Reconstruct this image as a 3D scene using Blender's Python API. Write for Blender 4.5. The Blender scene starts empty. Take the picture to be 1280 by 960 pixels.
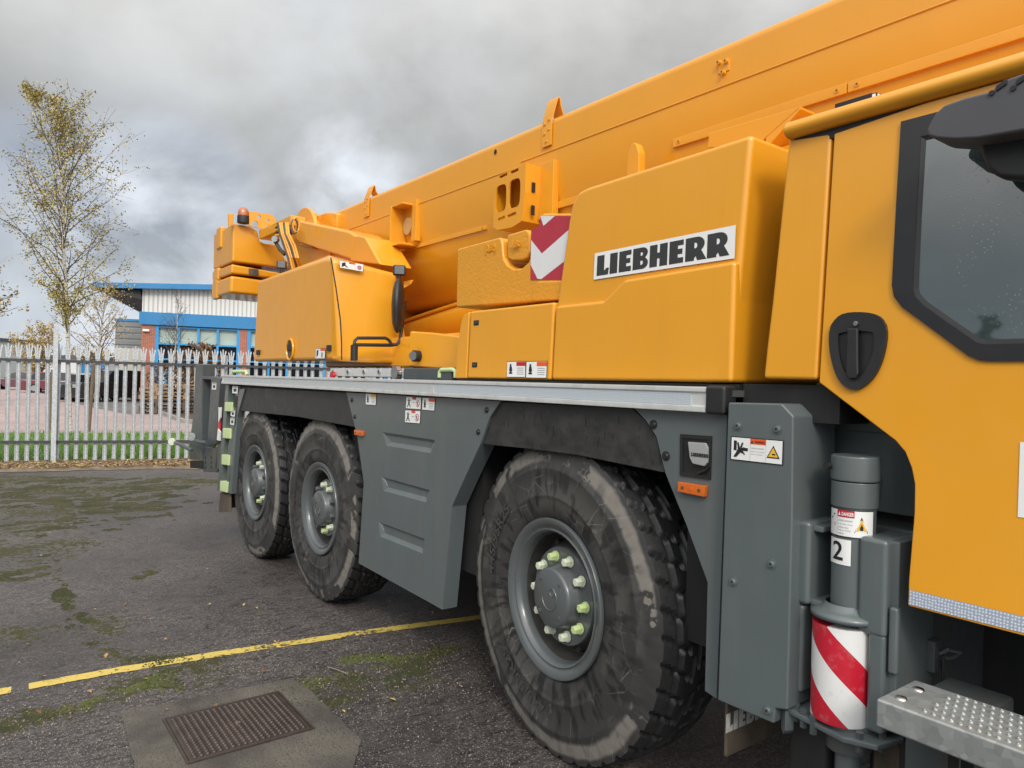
import bpy, bmesh, math, random
from mathutils import Vector, Matrix
random.seed(7)
R=math.radians; PI=math.pi
S=bpy.context.scene; C=S.collection
# ---------------------------------------------------------------- camera
FPX=899.46; YAW=0.64485; PIT=0.002415; ROL=0.025232; CAM=Vector((0,-2.0,1.63))
Fw=Vector((-math.cos(YAW)*math.cos(PIT), math.sin(YAW)*math.cos(PIT), -math.sin(PIT)))
R0=Fw.cross(Vector((0,0,1))).normalized(); U0=R0.cross(Fw)
Rt=R0*math.cos(ROL)+U0*math.sin(ROL); Up=-R0*math.sin(ROL)+U0*math.cos(ROL)
cd=bpy.data.cameras.new('camera'); co=bpy.data.objects.new('camera',cd); C.objects.link(co)
m=Matrix((Rt,Up,-Fw)).transposed().to_4x4(); m.translation=CAM; co.matrix_world=m
cd.sensor_fit='HORIZONTAL'; cd.sensor_width=36; cd.lens=FPX/1280*36; cd.clip_start=.05; cd.clip_end=3000
S.camera=co
def ray(u,v): return Fw+Rt*((u-640)/FPX)-Up*((v-480)/FPX)
def PY(u,v,y=0,k=0,z0=1.63):            # a measured point on the upright plane y = y + k(z-z0)
    D=ray(u,v); t=(y+k*(CAM.z-z0)-CAM.y)/(D.y-k*D.z); return CAM+D*t
def PX(u,v,x): D=ray(u,v); return CAM+D*((x-CAM.x)/D.x)
def PZ(u,v,z=0): D=ray(u,v); return CAM+D*((z-CAM.z)/D.z)
# ---------------------------------------------------------------- node helpers
def newmat(name):
    m=bpy.data.materials.new(name); m.use_nodes=True
    nt=m.node_tree; return m,nt,nt.nodes['Principled BSDF']
def N(nt,t,**k):
    n=nt.nodes.new(t)
    for a,b in k.items():
        if a in('in_',): 
            for q,w in b.items(): n.inputs[q].default_value=w
        else: setattr(n,a,b)
    return n
def L(nt,a,b): nt.links.new(a,b)
def ramp(nt,fac,stops):
    n=nt.nodes.new('ShaderNodeValToRGB'); e=n.color_ramp.elements
    while len(e)<len(stops): e.new(.5)
    for i,(p,c) in enumerate(stops):
        e[i].position=p; e[i].color=(c,c,c,1) if not hasattr(c,'__len__') else (*c,1)
    L(nt,fac,n.inputs[0]); return n.outputs[0]
def mixc(nt,f,a,b,mode='MIX'):
    n=nt.nodes.new('ShaderNodeMix'); n.data_type='RGBA'; n.blend_type=mode
    for i,v in((0,f),(6,a),(7,b)):
        if hasattr(v,'is_linked'): L(nt,v,n.inputs[i])
        elif hasattr(v,'__len__'): n.inputs[i].default_value=(*v,1)
        else: n.inputs[i].default_value=v
    return n.outputs[2]
def mth(nt,op,a,b=None,c=None):
    n=nt.nodes.new('ShaderNodeMath'); n.operation=op
    for i,v in enumerate((a,b,c)):
        if v is None: continue
        if hasattr(v,'is_linked'): L(nt,v,n.inputs[i])
        else: n.inputs[i].default_value=v
    return n.outputs[0]
def noise(nt,scale,detail=4,rough=.5,coord='Object',map_=None,dist=0):
    tc=nt.nodes.new('ShaderNodeTexCoord'); v=tc.outputs[coord]
    if map_:
        mp=nt.nodes.new('ShaderNodeMapping'); mp.inputs['Scale'].default_value=map_.get('s',(1,1,1)); mp.inputs['Rotation'].default_value=map_.get('r',(0,0,0)); mp.inputs['Location'].default_value=map_.get('l',(0,0,0))
        L(nt,v,mp.inputs[0]); v=mp.outputs[0]
    n=nt.nodes.new('ShaderNodeTexNoise'); n.inputs['Scale'].default_value=scale; n.inputs['Detail'].default_value=detail; n.inputs['Roughness'].default_value=rough; n.inputs['Distortion'].default_value=dist
    L(nt,v,n.inputs['Vector']); return n.outputs['Fac']
def bump(nt,bs,h,strength=.3,dist=.01,prev=None):
    b=nt.nodes.new('ShaderNodeBump'); b.inputs['Strength'].default_value=strength; b.inputs['Distance'].default_value=dist
    L(nt,h,b.inputs['Height'])
    if prev is not None: L(nt,prev,b.inputs['Normal'])
    L(nt,b.outputs[0],bs.inputs['Normal']); return b.outputs[0]
def simple(name,col,rough=.5,metal=0,coat=0,var=.12,vs=6,bmp=0,bs_=200,bd=.001,spec=.5,streak=0,dirt=None):
    m,nt,b=newmat(name)
    b.inputs['Metallic'].default_value=metal; b.inputs['Coat Weight'].default_value=coat; b.inputs['Coat Roughness'].default_value=.12
    b.inputs['Specular IOR Level'].default_value=spec
    n=noise(nt,vs,5,.6)
    c=mixc(nt,n,tuple(x*(1-var) for x in col),tuple(min(1,x*(1+var)) for x in col))
    if streak:
        s=noise(nt,9,4,.6,map_={'s':(1,1,.12)}); f=ramp(nt,s,[(.5,0),(.72,streak)])
        c=mixc(nt,f,c,dirt or tuple(x*.55 for x in col))
    L(nt,c,b.inputs['Base Color'])
    r=ramp(nt,noise(nt,vs*2.3,4,.6),[(.3,max(0,rough-.08)),(.7,min(1,rough+.08))]); L(nt,r,b.inputs['Roughness'])
    if bmp: bump(nt,b,noise(nt,bs_,3,.6),bmp,bd)
    return m
M={}
def yellow(name,col,bmp=.05,bsc=260,bd=.0006,rough=.38,coat=.55):
    m,nt,b=newmat(name)
    n=noise(nt,2.2,4,.55); c=mixc(nt,n,tuple(x*.93 for x in col),tuple(x*1.05 for x in col))
    # faint grime: vertical runs and thin blotches of dust
    s=noise(nt,10,5,.65,map_={'s':(1,1,.1)}); c=mixc(nt,ramp(nt,s,[(.55,0),(.8,.07)]),c,(.30,.15,.03))
    d=noise(nt,5,7,.7); c=mixc(nt,ramp(nt,d,[(.55,0),(.8,.08)]),c,(.50,.32,.12))
    L(nt,c,b.inputs['Base Color'])
    L(nt,ramp(nt,noise(nt,7,5,.6),[(.3,rough-.08),(.75,rough+.12)]),b.inputs['Roughness'])
    b.inputs['Coat Weight'].default_value=coat; b.inputs['Coat Roughness'].default_value=.08; b.inputs['Coat IOR'].default_value=1.5
    p=bump(nt,b,noise(nt,bsc,3,.6),bmp,bd)
    q=bump(nt,b,noise(nt,1.6,3,.5),.05,.02,p)
    return m
M['yel']=yellow('yellow_paint',(.75,.325,.013))
M['cast']=yellow('yellow_cast',(.70,.30,.013),bmp=.9,bsc=75,bd=.004,rough=.5,coat=.3)
M['grey']=simple('grey_paint',(.098,.118,.122),.36,coat=.35,var=.12,vs=5,bmp=.05,bs_=300,bd=.0006,streak=.28,dirt=(.15,.148,.135))
M['dgrey']=simple('dark_grey_paint',(.062,.074,.078),.42,coat=.2,var=.15,vs=6,streak=.5,dirt=(.11,.09,.07))
M['black']=simple('black_plastic',(.018,.018,.019),.45,var=.2,vs=9,bmp=.15,bs_=400,bd=.0005)
M['void']=simple('dark_underbody_and_shade',(.011,.011,.012),.7,var=.3,vs=4,streak=.4,dirt=(.03,.025,.02))  # near-black for underbody; also painted-in shade behind the ram
M['plast']=simple('grey_plastic',(.075,.076,.084),.5,var=.1,vs=8,bmp=.2,bs_=500,bd=.0005)
M['wht']=simple('white_decal',(.78,.78,.77),.4,var=.03,vs=20)
M['blk']=simple('black_ink',(.015,.015,.016),.45,var=.1)
M['greytx']=simple('grey_ink',(.30,.31,.33),.5,var=.1)
M['red']=simple('red_film',(.47,.012,.022),.38,coat=.3,var=.08,vs=15)
M['redchev']=simple('chevron_red',(.42,.028,.05),.5,coat=.1,var=.15,vs=15,bmp=.5,bs_=110,bd=.002)
M['whtchev']=simple('chevron_white',(.68,.68,.69),.5,var=.05,vs=15,bmp=.5,bs_=110,bd=.002)
M['orgd']=simple('warning_orange',(.72,.10,.02),.45,var=.05)
M['yeld']=simple('warning_yellow',(.80,.45,.04),.45,var=.05)
M['amber']=simple('amber_lens',(.62,.13,.01),.2,coat=.8,var=.2,vs=60)
M['amberd']=simple('amber_dome',(.45,.11,.02),.15,coat=.9,var=.1)
M['lens']=simple('lamp_lens',(.33,.34,.33),.15,coat=.9,var=.1,vs=30)
M['dlens']=simple('dark_lens',(.12,.125,.13),.2,coat=.8,var=.2,vs=30)
M['chrome']=simple('bare_steel',(.55,.55,.55),.25,metal=1,var=.1)
M['cap']=simple('nut_cap',(.50,.62,.28),.4,coat=.3,var=.2,vs=25)
M['capw']=simple('pale_nut_cap',(.60,.65,.50),.4,coat=.3,var=.15,vs=25)
M['step']=simple('pale_green_step',(.55,.66,.34),.5,var=.12,vs=20)
M['brown']=simple('dirty_flap',(.075,.058,.042),.75,var=.5,vs=14,bmp=.4,bs_=60,bd=.004,streak=.8,dirt=(.16,.12,.08))
M['hose']=simple('rubber_hose',(.02,.02,.02),.5,var=.2)
# galvanised
def galv(name,base=(.46,.48,.49),metal=.55,rough=.42):
    m,nt,b=newmat(name)
    tc=N(nt,'ShaderNodeTexCoord'); v=N(nt,'ShaderNodeTexVoronoi'); v.inputs['Scale'].default_value=55; L(nt,tc.outputs['Object'],v.inputs[0])
    g=nt.nodes.new('ShaderNodeRGBToBW'); L(nt,v.outputs['Color'],g.inputs[0])
    c=mixc(nt,g.outputs[0],tuple(x*.72 for x in base),tuple(x*1.15 for x in base))
    c=mixc(nt,ramp(nt,noise(nt,4,6,.65),[(.5,0),(.8,.5)]),c,(.25,.24,.22))
    L(nt,c,b.inputs['Base Color']); b.inputs['Metallic'].default_value=metal; b.inputs['Roughness'].default_value=rough
    bump(nt,b,g.outputs[0],.08,.001); return m
M['galv']=galv('galvanised_steel',(.36,.38,.375),.5,.45)
M['fence']=galv('weathered_galvanised',(.50,.52,.54),.25,.5)
M['rail']=simple('dark_rail',(.06,.06,.065),.55,metal=.3,var=.2)
# aluminium deck rail
m,nt,b=newmat('aluminium'); b.inputs['Metallic'].default_value=.45; b.inputs['Roughness'].default_value=.38
c=mixc(nt,noise(nt,30,4,.6,map_={'s':(1,1,.2)}),(.68,.69,.68),(.82,.83,.82)); c=mixc(nt,ramp(nt,noise(nt,5,6,.7),[(.5,0),(.75,.55)]),c,(.45,.43,.38)); L(nt,c,b.inputs['Base Color']); M['alu']=m
# retroreflective tape: small bright cells
def retro(name,a,bcol,sc=130):
    m,nt,b=newmat(name); tc=N(nt,'ShaderNodeTexCoord'); mp=N(nt,'ShaderNodeMapping'); mp.inputs['Rotation'].default_value=(R(90),0,0)
    L(nt,tc.outputs['Object'],mp.inputs[0]); v=N(nt,'ShaderNodeTexVoronoi'); v.voronoi_dimensions='2D'; v.inputs['Randomness'].default_value=.25; v.inputs['Scale'].default_value=sc; L(nt,mp.outputs[0],v.inputs[0])
    f=ramp(nt,v.outputs['Distance'],[(.22,1),(.38,0)]); c=mixc(nt,f,a,bcol); L(nt,c,b.inputs['Base Color']); b.inputs['Roughness'].default_value=.35; b.inputs['Coat Weight'].default_value=.4; return m
M['retro']=retro('reflective_tape',(.30,.34,.42),(.62,.68,.76))
M['retro2']=retro('reflective_rail_tape',(.40,.45,.49),(.56,.61,.65),170)
# rubber mudguard: black with dusty scuffs and rain drops
m,nt,b=newmat('rubber_mudguard')
s=noise(nt,9,7,.7,map_={'s':(.8,1,1.3)}); c=mixc(nt,ramp(nt,s,[(.40,0),(.75,.7)]),(.024,.024,.025),(.072,.069,.065))
v=noise(nt,70,3,.6,map_={'s':(1,1,.25)}); c=mixc(nt,ramp(nt,v,[(.6,0),(.64,.6)]),c,(.008,.008,.009))
L(nt,c,b.inputs['Base Color']); L(nt,ramp(nt,s,[(.3,.3),(.7,.6)]),b.inputs['Roughness']); bump(nt,b,noise(nt,60,4,.6,map_={'s':(.2,1,1)}),.3,.002); M['rub']=m
# tyre sidewall / tread, object space: wheel axis = local Y
m,nt,b=newmat('tyre_rubber')
tc=N(nt,'ShaderNodeTexCoord'); sx=N(nt,'ShaderNodeSeparateXYZ'); L(nt,tc.outputs['Object'],sx.inputs[0])
rr=mth(nt,'SQRT',mth(nt,'ADD',mth(nt,'POWER',sx.outputs[0],2.0),mth(nt,'POWER',sx.outputs[2],2.0)))
oi=N(nt,'ShaderNodeObjectInfo')
mpv=N(nt,'ShaderNodeMapping'); L(nt,tc.outputs['Object'],mpv.inputs[0])
cmb=N(nt,'ShaderNodeCombineXYZ'); L(nt,mth(nt,'MULTIPLY',oi.outputs['Random'],9.0),cmb.inputs[1]); L(nt,cmb.outputs[0],mpv.inputs['Location'])
def tnoise(sc,det=5,ro=.6,dist=0):
    n=N(nt,'ShaderNodeTexNoise'); n.inputs['Scale'].default_value=sc; n.inputs['Detail'].default_value=det; n.inputs['Roughness'].default_value=ro; n.inputs['Distortion'].default_value=dist; L(nt,mpv.outputs[0],n.inputs['Vector']); return n.outputs['Fac']
nb=tnoise(2.4,6,.62,.8)
band=ramp(nt,mth(nt,'ADD',rr,mth(nt,'MULTIPLY',mth(nt,'SUBTRACT',tnoise(9,3),.5),.03)),[(.572,0),(.586,1),(.626,1),(.640,0)])
msk=mth(nt,'MULTIPLY',band,ramp(nt,nb,[(.445,0),(.46,1)]))
msk2=mth(nt,'MULTIPLY',ramp(nt,rr,[(.36,.0),(.40,1),(.56,.8),(.60,0)]),ramp(nt,tnoise(3.1,6,.65,1.2),[(.5,0),(.54,1)]))
dust=mixc(nt,tnoise(22,5,.7),(.19,.17,.145),(.29,.265,.235))
base=mixc(nt,tnoise(4,6,.7),(.022,.022,.022),(.064,.062,.060))
c=mixc(nt,mth(nt,'MULTIPLY',msk2,.45),base,(.10,.092,.085))
pt=mth(nt,'MULTIPLY',ramp(nt,rr,[(.40,0),(.44,1),(.57,1),(.60,0)]),ramp(nt,tnoise(4.6,8,.7,.6),[(.62,0),(.64,1)]))
c=mixc(nt,mth(nt,'MULTIPLY',pt,.6),c,(.19,.17,.15))
ang_=mth(nt,'ARCTAN2',sx.outputs[2],sx.outputs[0]); cr=N(nt,'ShaderNodeCombineXYZ'); L(nt,mth(nt,'MULTIPLY',ang_,9.0),cr.inputs[0]); L(nt,mth(nt,'MULTIPLY',rr,6.0),cr.inputs[1]); L(nt,mth(nt,'MULTIPLY',oi.outputs['Random'],30.0),cr.inputs[2])
rn=N(nt,'ShaderNodeTexNoise'); rn.inputs['Scale'].default_value=1.1; rn.inputs['Detail'].default_value=3; L(nt,cr.outputs[0],rn.inputs['Vector'])
wet=mth(nt,'MULTIPLY',ramp(nt,rr,[(.35,1),(.50,.8),(.60,.35),(.64,0)]),ramp(nt,rn.outputs['Fac'],[(.50,0),(.60,1)]))
c=mixc(nt,mth(nt,'MULTIPLY',msk,.70),c,dust)
c=mixc(nt,mth(nt,'MULTIPLY',wet,.85),c,(.009,.009,.010))
# pale scratches
w=N(nt,'ShaderNodeTexVoronoi'); w.feature='DISTANCE_TO_EDGE'; w.inputs['Scale'].default_value=7; L(nt,mpv.outputs[0],w.inputs[0])
scr=mth(nt,'MULTIPLY',ramp(nt,w.outputs['Distance'],[(.0,1),(.006,0)]),ramp(nt,tnoise(5,3),[(.5,0),(.6,.55)]))
c=mixc(nt,scr,c,(.33,.31,.29))
L(nt,c,b.inputs['Base Color']); L(nt,mixc(nt,msk,(.42,)*3,(.8,)*3),b.inputs['Roughness']); bump(nt,b,tnoise(90,4,.6),.2,.001); M['tyre']=m
M['tread']=simple('tread_rubber',(.018,.018,.019),.5,var=.5,vs=25,bmp=.4,bs_=80,bd=.003)
M['rim']=simple('rim_paint',(.088,.097,.101),.33,coat=.4,var=.12,vs=8,streak=0)
M['rimd']=simple('rim_dirt',(.04,.037,.034),.6,var=.5,vs=9,bmp=.2,bs_=60)  # darker, blotchier tone for the rim well
M['glass']=None
m,nt,b=newmat('cab_glass'); 
c=mixc(nt,noise(nt,2,3,.5),(.035,.055,.058),(.05,.075,.076)); L(nt,c,b.inputs['Base Color']); b.inputs['Roughness'].default_value=.03; b.inputs['IOR'].default_value=2.9; b.inputs['Coat Weight'].default_value=.6; b.inputs['Coat Roughness'].default_value=.02
vv=N(nt,'ShaderNodeTexVoronoi'); vv.inputs['Scale'].default_value=95; tc=N(nt,'ShaderNodeTexCoord'); L(nt,tc.outputs['Object'],vv.inputs[0])
dr=mth(nt,'MULTIPLY',ramp(nt,vv.outputs['Distance'],[(.12,1),(.2,0)]),ramp(nt,noise(nt,7,3),[(.5,0),(.6,1)]))
bump(nt,b,dr,.25,.0015); M['glass']=m
# ---------------------------------------------------------------- mesh builder
WL={}                               # object -> world location
class MB:
    def __init__(s): s.bm=bmesh.new(); s.mats=[]
    def mi(s,m):
        if m is None: return 0
        if m not in s.mats: s.mats.append(m)
        return s.mats.index(m)
    def faces(s,vs,fs,mat=None,smooth=False):
        bv=[s.bm.verts.new(v) for v in vs]; i=s.mi(mat); out=[]
        for f in fs:
            try: q=s.bm.faces.new([bv[k] for k in f])
            except ValueError: continue
            q.material_index=i; q.smooth=smooth; out.append(q)
        return bv,out
    def box(s,a,b,mat=None,bev=0,seg=2):
        x0,y0,z0=[min(a[i],b[i]) for i in range(3)]; x1,y1,z1=[max(a[i],b[i]) for i in range(3)]
        vs=[(x,y,z) for x in(x0,x1) for y in(y0,y1) for z in(z0,z1)]
        bv,_=s.faces(vs,[(0,1,3,2),(4,6,7,5),(0,4,5,1),(2,3,7,6),(0,2,6,4),(1,5,7,3)],mat)
        bmesh.ops.recalc_face_normals(s.bm,faces=_)
        if bev: s._bev(bv,bev,seg)
        return s
    def obox(s,c,ux,uy,uz,hx,hy,hz,mat=None,bev=0,seg=2):
        c=Vector(c); ux,uy,uz=[Vector(q).normalized() for q in(ux,uy,uz)]
        vs=[c+ux*(hx*i)+uy*(hy*j)+uz*(hz*k) for i in(-1,1) for j in(-1,1) for k in(-1,1)]
        bv,_=s.faces(vs,[(0,1,3,2),(4,6,7,5),(0,4,5,1),(2,3,7,6),(0,2,6,4),(1,5,7,3)],mat)
        bmesh.ops.recalc_face_normals(s.bm,faces=_)
        if bev: s._bev(bv,bev,seg)
        return s
    def _bev(s,bv,w,seg=2,ang=20):
        es=set()
        for v in bv:
            if not v.is_valid: continue
            for e in v.link_edges:
                if len(e.link_faces)==2 and e.calc_face_angle(0)>R(ang): es.add(e)
        r=bmesh.ops.bevel(s.bm,geom=list(es),offset=w,segments=seg,affect='EDGES',profile=.5,clamp_overlap=True)
    def prism(s,pts,ext,mat=None,bev=0,seg=2,ang=20):
        pts=[Vector(p) for p in pts]; ext=Vector(ext); n=len(pts)
        bv,fs=s.faces([*pts,*[p+ext for p in pts]],[tuple(range(n)),tuple(range(2*n-1,n-1,-1))]+[(i,i+n,(i+1)%n+n,(i+1)%n) for i in range(n)],mat)
        bmesh.ops.recalc_face_normals(s.bm,faces=fs)
        if bev: s._bev(bv,bev,seg,ang)
        return s
    def loft(s,A,B,mat=None,bev=0,seg=2):     # two outlines with the same number of points
        n=len(A); bv,fs=s.faces([*A,*B],[tuple(range(n)),tuple(range(2*n-1,n-1,-1))]+[(i,i+n,(i+1)%n+n,(i+1)%n) for i in range(n)],mat)
        bmesh.ops.recalc_face_normals(s.bm,faces=fs)
        if bev: s._bev(bv,bev,seg)
        return s
    def rings(s,rs,mat=None,caps=True,closed=False):
        vs=[v for r in rs for v in r]; n=len(rs[0]); k=len(rs); fs=[]
        for i in range(k if closed else k-1):
            j=(i+1)%k
            for a in range(n): fs.append((i*n+a,j*n+a,j*n+(a+1)%n,i*n+(a+1)%n))
        if caps and not closed: fs+= [tuple(range(n-1,-1,-1)),tuple(range((k-1)*n,k*n))]
        bv,f=s.faces(vs,fs,mat,True)
        if caps or closed: bmesh.ops.recalc_face_normals(s.bm,faces=f)
        return bv,f
    def tube(s,pts,r,n=10,mat=None,closed=False):
        pts=[Vector(p) for p in pts]; rs=[]; k=len(pts); prev=None
        for i,p in enumerate(pts):
            if closed: t=pts[(i+1)%k]-pts[i-1]
            else: t=pts[min(i+1,k-1)]-pts[max(i-1,0)]
            t.normalize()
            a=prev if prev else (Vector((0,0,1)) if abs(t.z)<.9 else Vector((1,0,0)))
            u=(a-t*a.dot(t)).normalized(); w=t.cross(u); prev=u
            rad=r[i] if hasattr(r,'__len__') else r
            rs.append([p+(u*math.cos(q*2*PI/n)+w*math.sin(q*2*PI/n))*rad for q in range(n)])
        s.rings(rs,mat,True,closed); return s
    def cyl(s,a,b,r,n=24,mat=None,r2=None,bev=0):
        a=Vector(a);b=Vector(b); t=(b-a).normalized(); u=(Vector((0,0,1)) if abs(t.z)<.9 else Vector((1,0,0))); u=(u-t*u.dot(t)).normalized(); w=t.cross(u); r2=r if r2 is None else r2
        seq=[(a,r),(b,r2)]
        if bev:
            seq=[(a,r-bev),(a+t*bev*.3,r-bev*.3),(a+t*bev,r),(b-t*bev,r2),(b-t*bev*.3,r2-bev*.3),(b,r2-bev)]
        s.rings([[p+(u*math.cos(q*2*PI/n)+w*math.sin(q*2*PI/n))*rad for q in range(n)] for p,rad in seq],mat); return s
    def lathe(s,prof,c,axis,n=48,mat=None,closed=False,hfun=None):   # prof = [(radius, along)]
        c=Vector(c); t=Vector(axis).normalized(); u=(Vector((0,0,1)) if abs(t.z)<.9 else Vector((1,0,0))); u=(u-t*u.dot(t)).normalized(); w=t.cross(u)
        rs=[[c+t*h+(u*math.cos(q*2*PI/n)+w*math.sin(q*2*PI/n))*rr for q in range(n)] for rr,h in prof]
        s.rings(rs,mat,False,closed); return s
    def build(s,name,mat=None,parent=None,sharp=35,wn=True,smooth=True,label=None,origin=None):
        if mat is not None and not s.mats: s.mats=[mat]
        bm=s.bm
        bmesh.ops.recalc_face_normals(bm,faces=bm.faces) if False else None
        for e in bm.edges:
            e.smooth = not (len(e.link_faces)==2 and e.calc_face_angle(0)>R(sharp))
        if smooth:
            for f in bm.faces: f.smooth=True
        vs=[v.co for v in bm.verts]
        lo=Vector([min(v[i] for v in vs) for i in range(3)]); hi=Vector([max(v[i] for v in vs) for i in range(3)])
        c=Vector(origin) if origin is not None else Vector(((lo.x+hi.x)/2,(lo.y+hi.y)/2,(lo.z+hi.z)/2 if parent else lo.z))
        bmesh.ops.translate(bm,vec=-c,verts=bm.verts)
        me=bpy.data.meshes.new(name); bm.to_mesh(me); bm.free()
        for q in s.mats: me.materials.append(q)
        ob=bpy.data.objects.new(name,me); C.objects.link(ob)
        WL[ob.name]=c
        if parent: ob.parent=parent; ob.location=c-WL[parent.name]
        else: ob.location=c
        if wn and smooth:
            w=ob.modifiers.new('wn','WEIGHTED_NORMAL'); w.keep_sharp=True
        if label: ob['label']=label
        return ob
def empty(name,loc,label=None,cat=None,group=None):
    o=bpy.data.objects.new(name,None); o.empty_display_size=.2; C.objects.link(o); o.location=loc; WL[o.name]=Vector(loc)
    tag(o,label,cat,group); return o
def tag(o,label=None,cat=None,group=None,kind=None):
    if label: o['label']=label
    if cat: o['category']=cat
    if group: o['group']=group
    if kind: o['kind']=kind
    return o
def kids(o): return [c for c in bpy.data.objects if c.parent==o]
def dup(o,parent=None):
    c=o.copy(); C.objects.link(c); c.parent=parent
    for ch in kids(o): dup(ch,c)
    return c
# ---------------------------------------------------------------- lettering
def text_polys(txt,bold=0,space=1.0):
    cu=bpy.data.curves.new('t','FONT'); cu.body=txt; cu.size=1; cu.offset=bold; cu.space_character=space; cu.resolution_u=3
    return curve_polys(cu)
def curve_polys(cu):
    o=bpy.data.objects.new('t',cu); C.objects.link(o); dg=bpy.context.evaluated_depsgraph_get()
    me=bpy.data.meshes.new_from_object(o.evaluated_get(dg)); vs=[v.co.copy() for v in me.vertices]; fs=[tuple(p.vertices) for p in me.polygons]
    bpy.data.objects.remove(o); bpy.data.curves.remove(cu); bpy.data.meshes.remove(me); return vs,fs
def put(mb,vf,fn,mat):
    vs,fs=vf
    if vs: mb.faces([fn(v.x,v.y) for v in vs],fs,mat)
def norm(vf):     # to the unit box
    vs,fs=vf; x0=min(v.x for v in vs); x1=max(v.x for v in vs); y0=min(v.y for v in vs); y1=max(v.y for v in vs)
    return [Vector(((v.x-x0)/(x1-x0),(v.y-y0)/(y1-y0),0)) for v in vs],fs
class Decal:      # flat printed plate on a quad tl,tr,br,bl ; layers step outwards by .7 mm
    def __init__(s,tl,tr,br,bl,out,lift=.0025):
        s.q=[Vector(p) for p in(tl,tr,br,bl)]; s.n=Vector(out).normalized(); s.mb=MB(); s.l=lift
    def P(s,u,v,k=0):
        tl,tr,br,bl=s.q; return (tl*(1-u)+tr*u)*v+(bl*(1-u)+br*u)*(1-v)+s.n*(s.l+k*.0007)
    def poly(s,pts,mat,k=1): s.mb.faces([s.P(u,v,k) for u,v in pts],[tuple(range(len(pts)))],mat); return s
    def rect(s,u0,v0,u1,v1,mat,k=1): return s.poly([(u0,v0),(u1,v0),(u1,v1),(u0,v1)],mat,k)
    def base(s,mat=None,edge=True):
        if edge: s.poly([(-.02,-.04),(1.02,-.04),(1.02,1.04),(-.02,1.04)],M['blk'],0)
        return s.rect(0,0,1,1,mat or M['wht'],1)
    def ell(s,u,v,a,b_,mat,k=2,n=20): return s.poly([(u+a*math.cos(t*2*PI/n),v+b_*math.sin(t*2*PI/n)) for t in range(n)],mat,k)
    def text(s,t,u0,v0,u1,v1,mat,k=3,bold=.01): put(s.mb,norm(text_polys(t,bold)),lambda x,y:s.P(u0+(u1-u0)*x,v0+(v1-v0)*y,k),mat); return s
    def build(s,name,parent,label=None): return s.mb.build(name,None,parent,smooth=False,label=label)
# heavy block lettering for the maker's plate, drawn as outlines
def arc(cx,cy,rx,ry,a0,a1,n=8): return [(cx+rx*math.cos(R(a0+(a1-a0)*i/n)),cy+ry*math.sin(R(a0+(a1-a0)*i/n))) for i in range(n+1)]
GL={
'L':(.56,[[(0,0),(.56,0),(.60,.33),(.45,.33),(.40,.24),(.36,.24),(.36,1),(0,1)]]),
'I':(.36,[[(0,0),(.36,0),(.36,1),(0,1)]]),
'E':(.56,[[(0,0),(.56,0),(.56,.24),(.34,.24),(.34,.39),(.52,.39),(.52,.62),(.34,.62),(.34,.77),(.56,.77),(.56,1),(0,1)]]),
'B':(.66,[[(0,0),(.42,0)]+arc(.42,.27,.25,.27,-90,60)+[(.55,.53)]+arc(.42,.75,.23,.25,-50,90)+[(0,1)],[(.34,.62),(.40,.62)]+arc(.38,.70,.06,.08,-60,60,4)+[(.34,.78)],[(.34,.2),(.40,.2)]+arc(.38,.3,.07,.1,-60,60,4)+[(.34,.40)]]),
'H':(.74,[[(0,0),(.32,0),(.32,.36),(.42,.36),(.42,0),(.74,0),(.74,1),(.42,1),(.42,.62),(.32,.62),(.32,1),(0,1)]]),
'R':(.74,[[(0,0),(.34,0),(.34,.10),(.40,.18),(.46,0),(.80,0)]+[(.60,.42)]+arc(.42,.68,.30,.32,-35,90)+[(0,1)],[(.34,.52),(.38,.52)]+arc(.38,.64,.07,.12,-80,80,5)+[(.34,.76)]]),
}
def logo_polys(word,gap=.075):
    vs=[];fs=[];x=0
    for ch in word:
        w,loops=GL[ch]; cu=bpy.data.curves.new('g','CURVE'); cu.dimensions='2D'; cu.fill_mode='BOTH'
        for lp in loops:
            sp=cu.splines.new('POLY'); sp.points.add(len(lp)-1); sp.use_cyclic_u=True
            for i,(a,b_) in enumerate(lp): sp.points[i].co=(a+x,b_,0,1)
        v,f=curve_polys(cu); o=len(vs); vs+=v; fs+=[tuple(q+o for q in t) for t in f]; x+=w+gap
    return norm((vs,fs))
# ================================================================ THE CRANE
crane=empty('mobile_crane',(-4.2,1.27,0),'yellow and grey three-axle mobile crane parked on the wet yard with its boom lowered','mobile crane')
def fill_holes(mb,outer,holes,mat):
    bm=mb.bm; es=[];lv=[]
    for lp in [outer]+holes:
        vs=[bm.verts.new(p) for p in lp]; lv.append(vs)
        es+=[bm.edges.new((vs[i],vs[(i+1)%len(vs)])) for i in range(len(vs))]
    r=bmesh.ops.triangle_fill(bm,edges=es,use_beauty=True,use_dissolve=False)
    i=mb.mi(mat)
    for g in r['geom']:
        if isinstance(g,bmesh.types.BMFace): g.material_index=i
    return lv
def side(mb,loop,ext,mat):
    n=len(loop); ext=Vector(ext); P=[Vector(p) for p in loop]
    mb.faces(P+[p+ext for p in P],[(i,(i+1)%n,(i+1)%n+n,i+n) for i in range(n)],mat)
def pill(c,u,w,hu,hw,n=6):    # stadium outline, long axis w
    c=Vector(c); r=hu; out=[]
    for i in range(n+1): a=PI*i/n; out.append(c+u*(r*math.cos(a))+w*(hw-r+r*math.sin(a)))
    for i in range(n+1): a=PI+PI*i/n; out.append(c+u*(r*math.cos(a))+w*(-(hw-r)+r*math.sin(a)))
    return out
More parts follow.
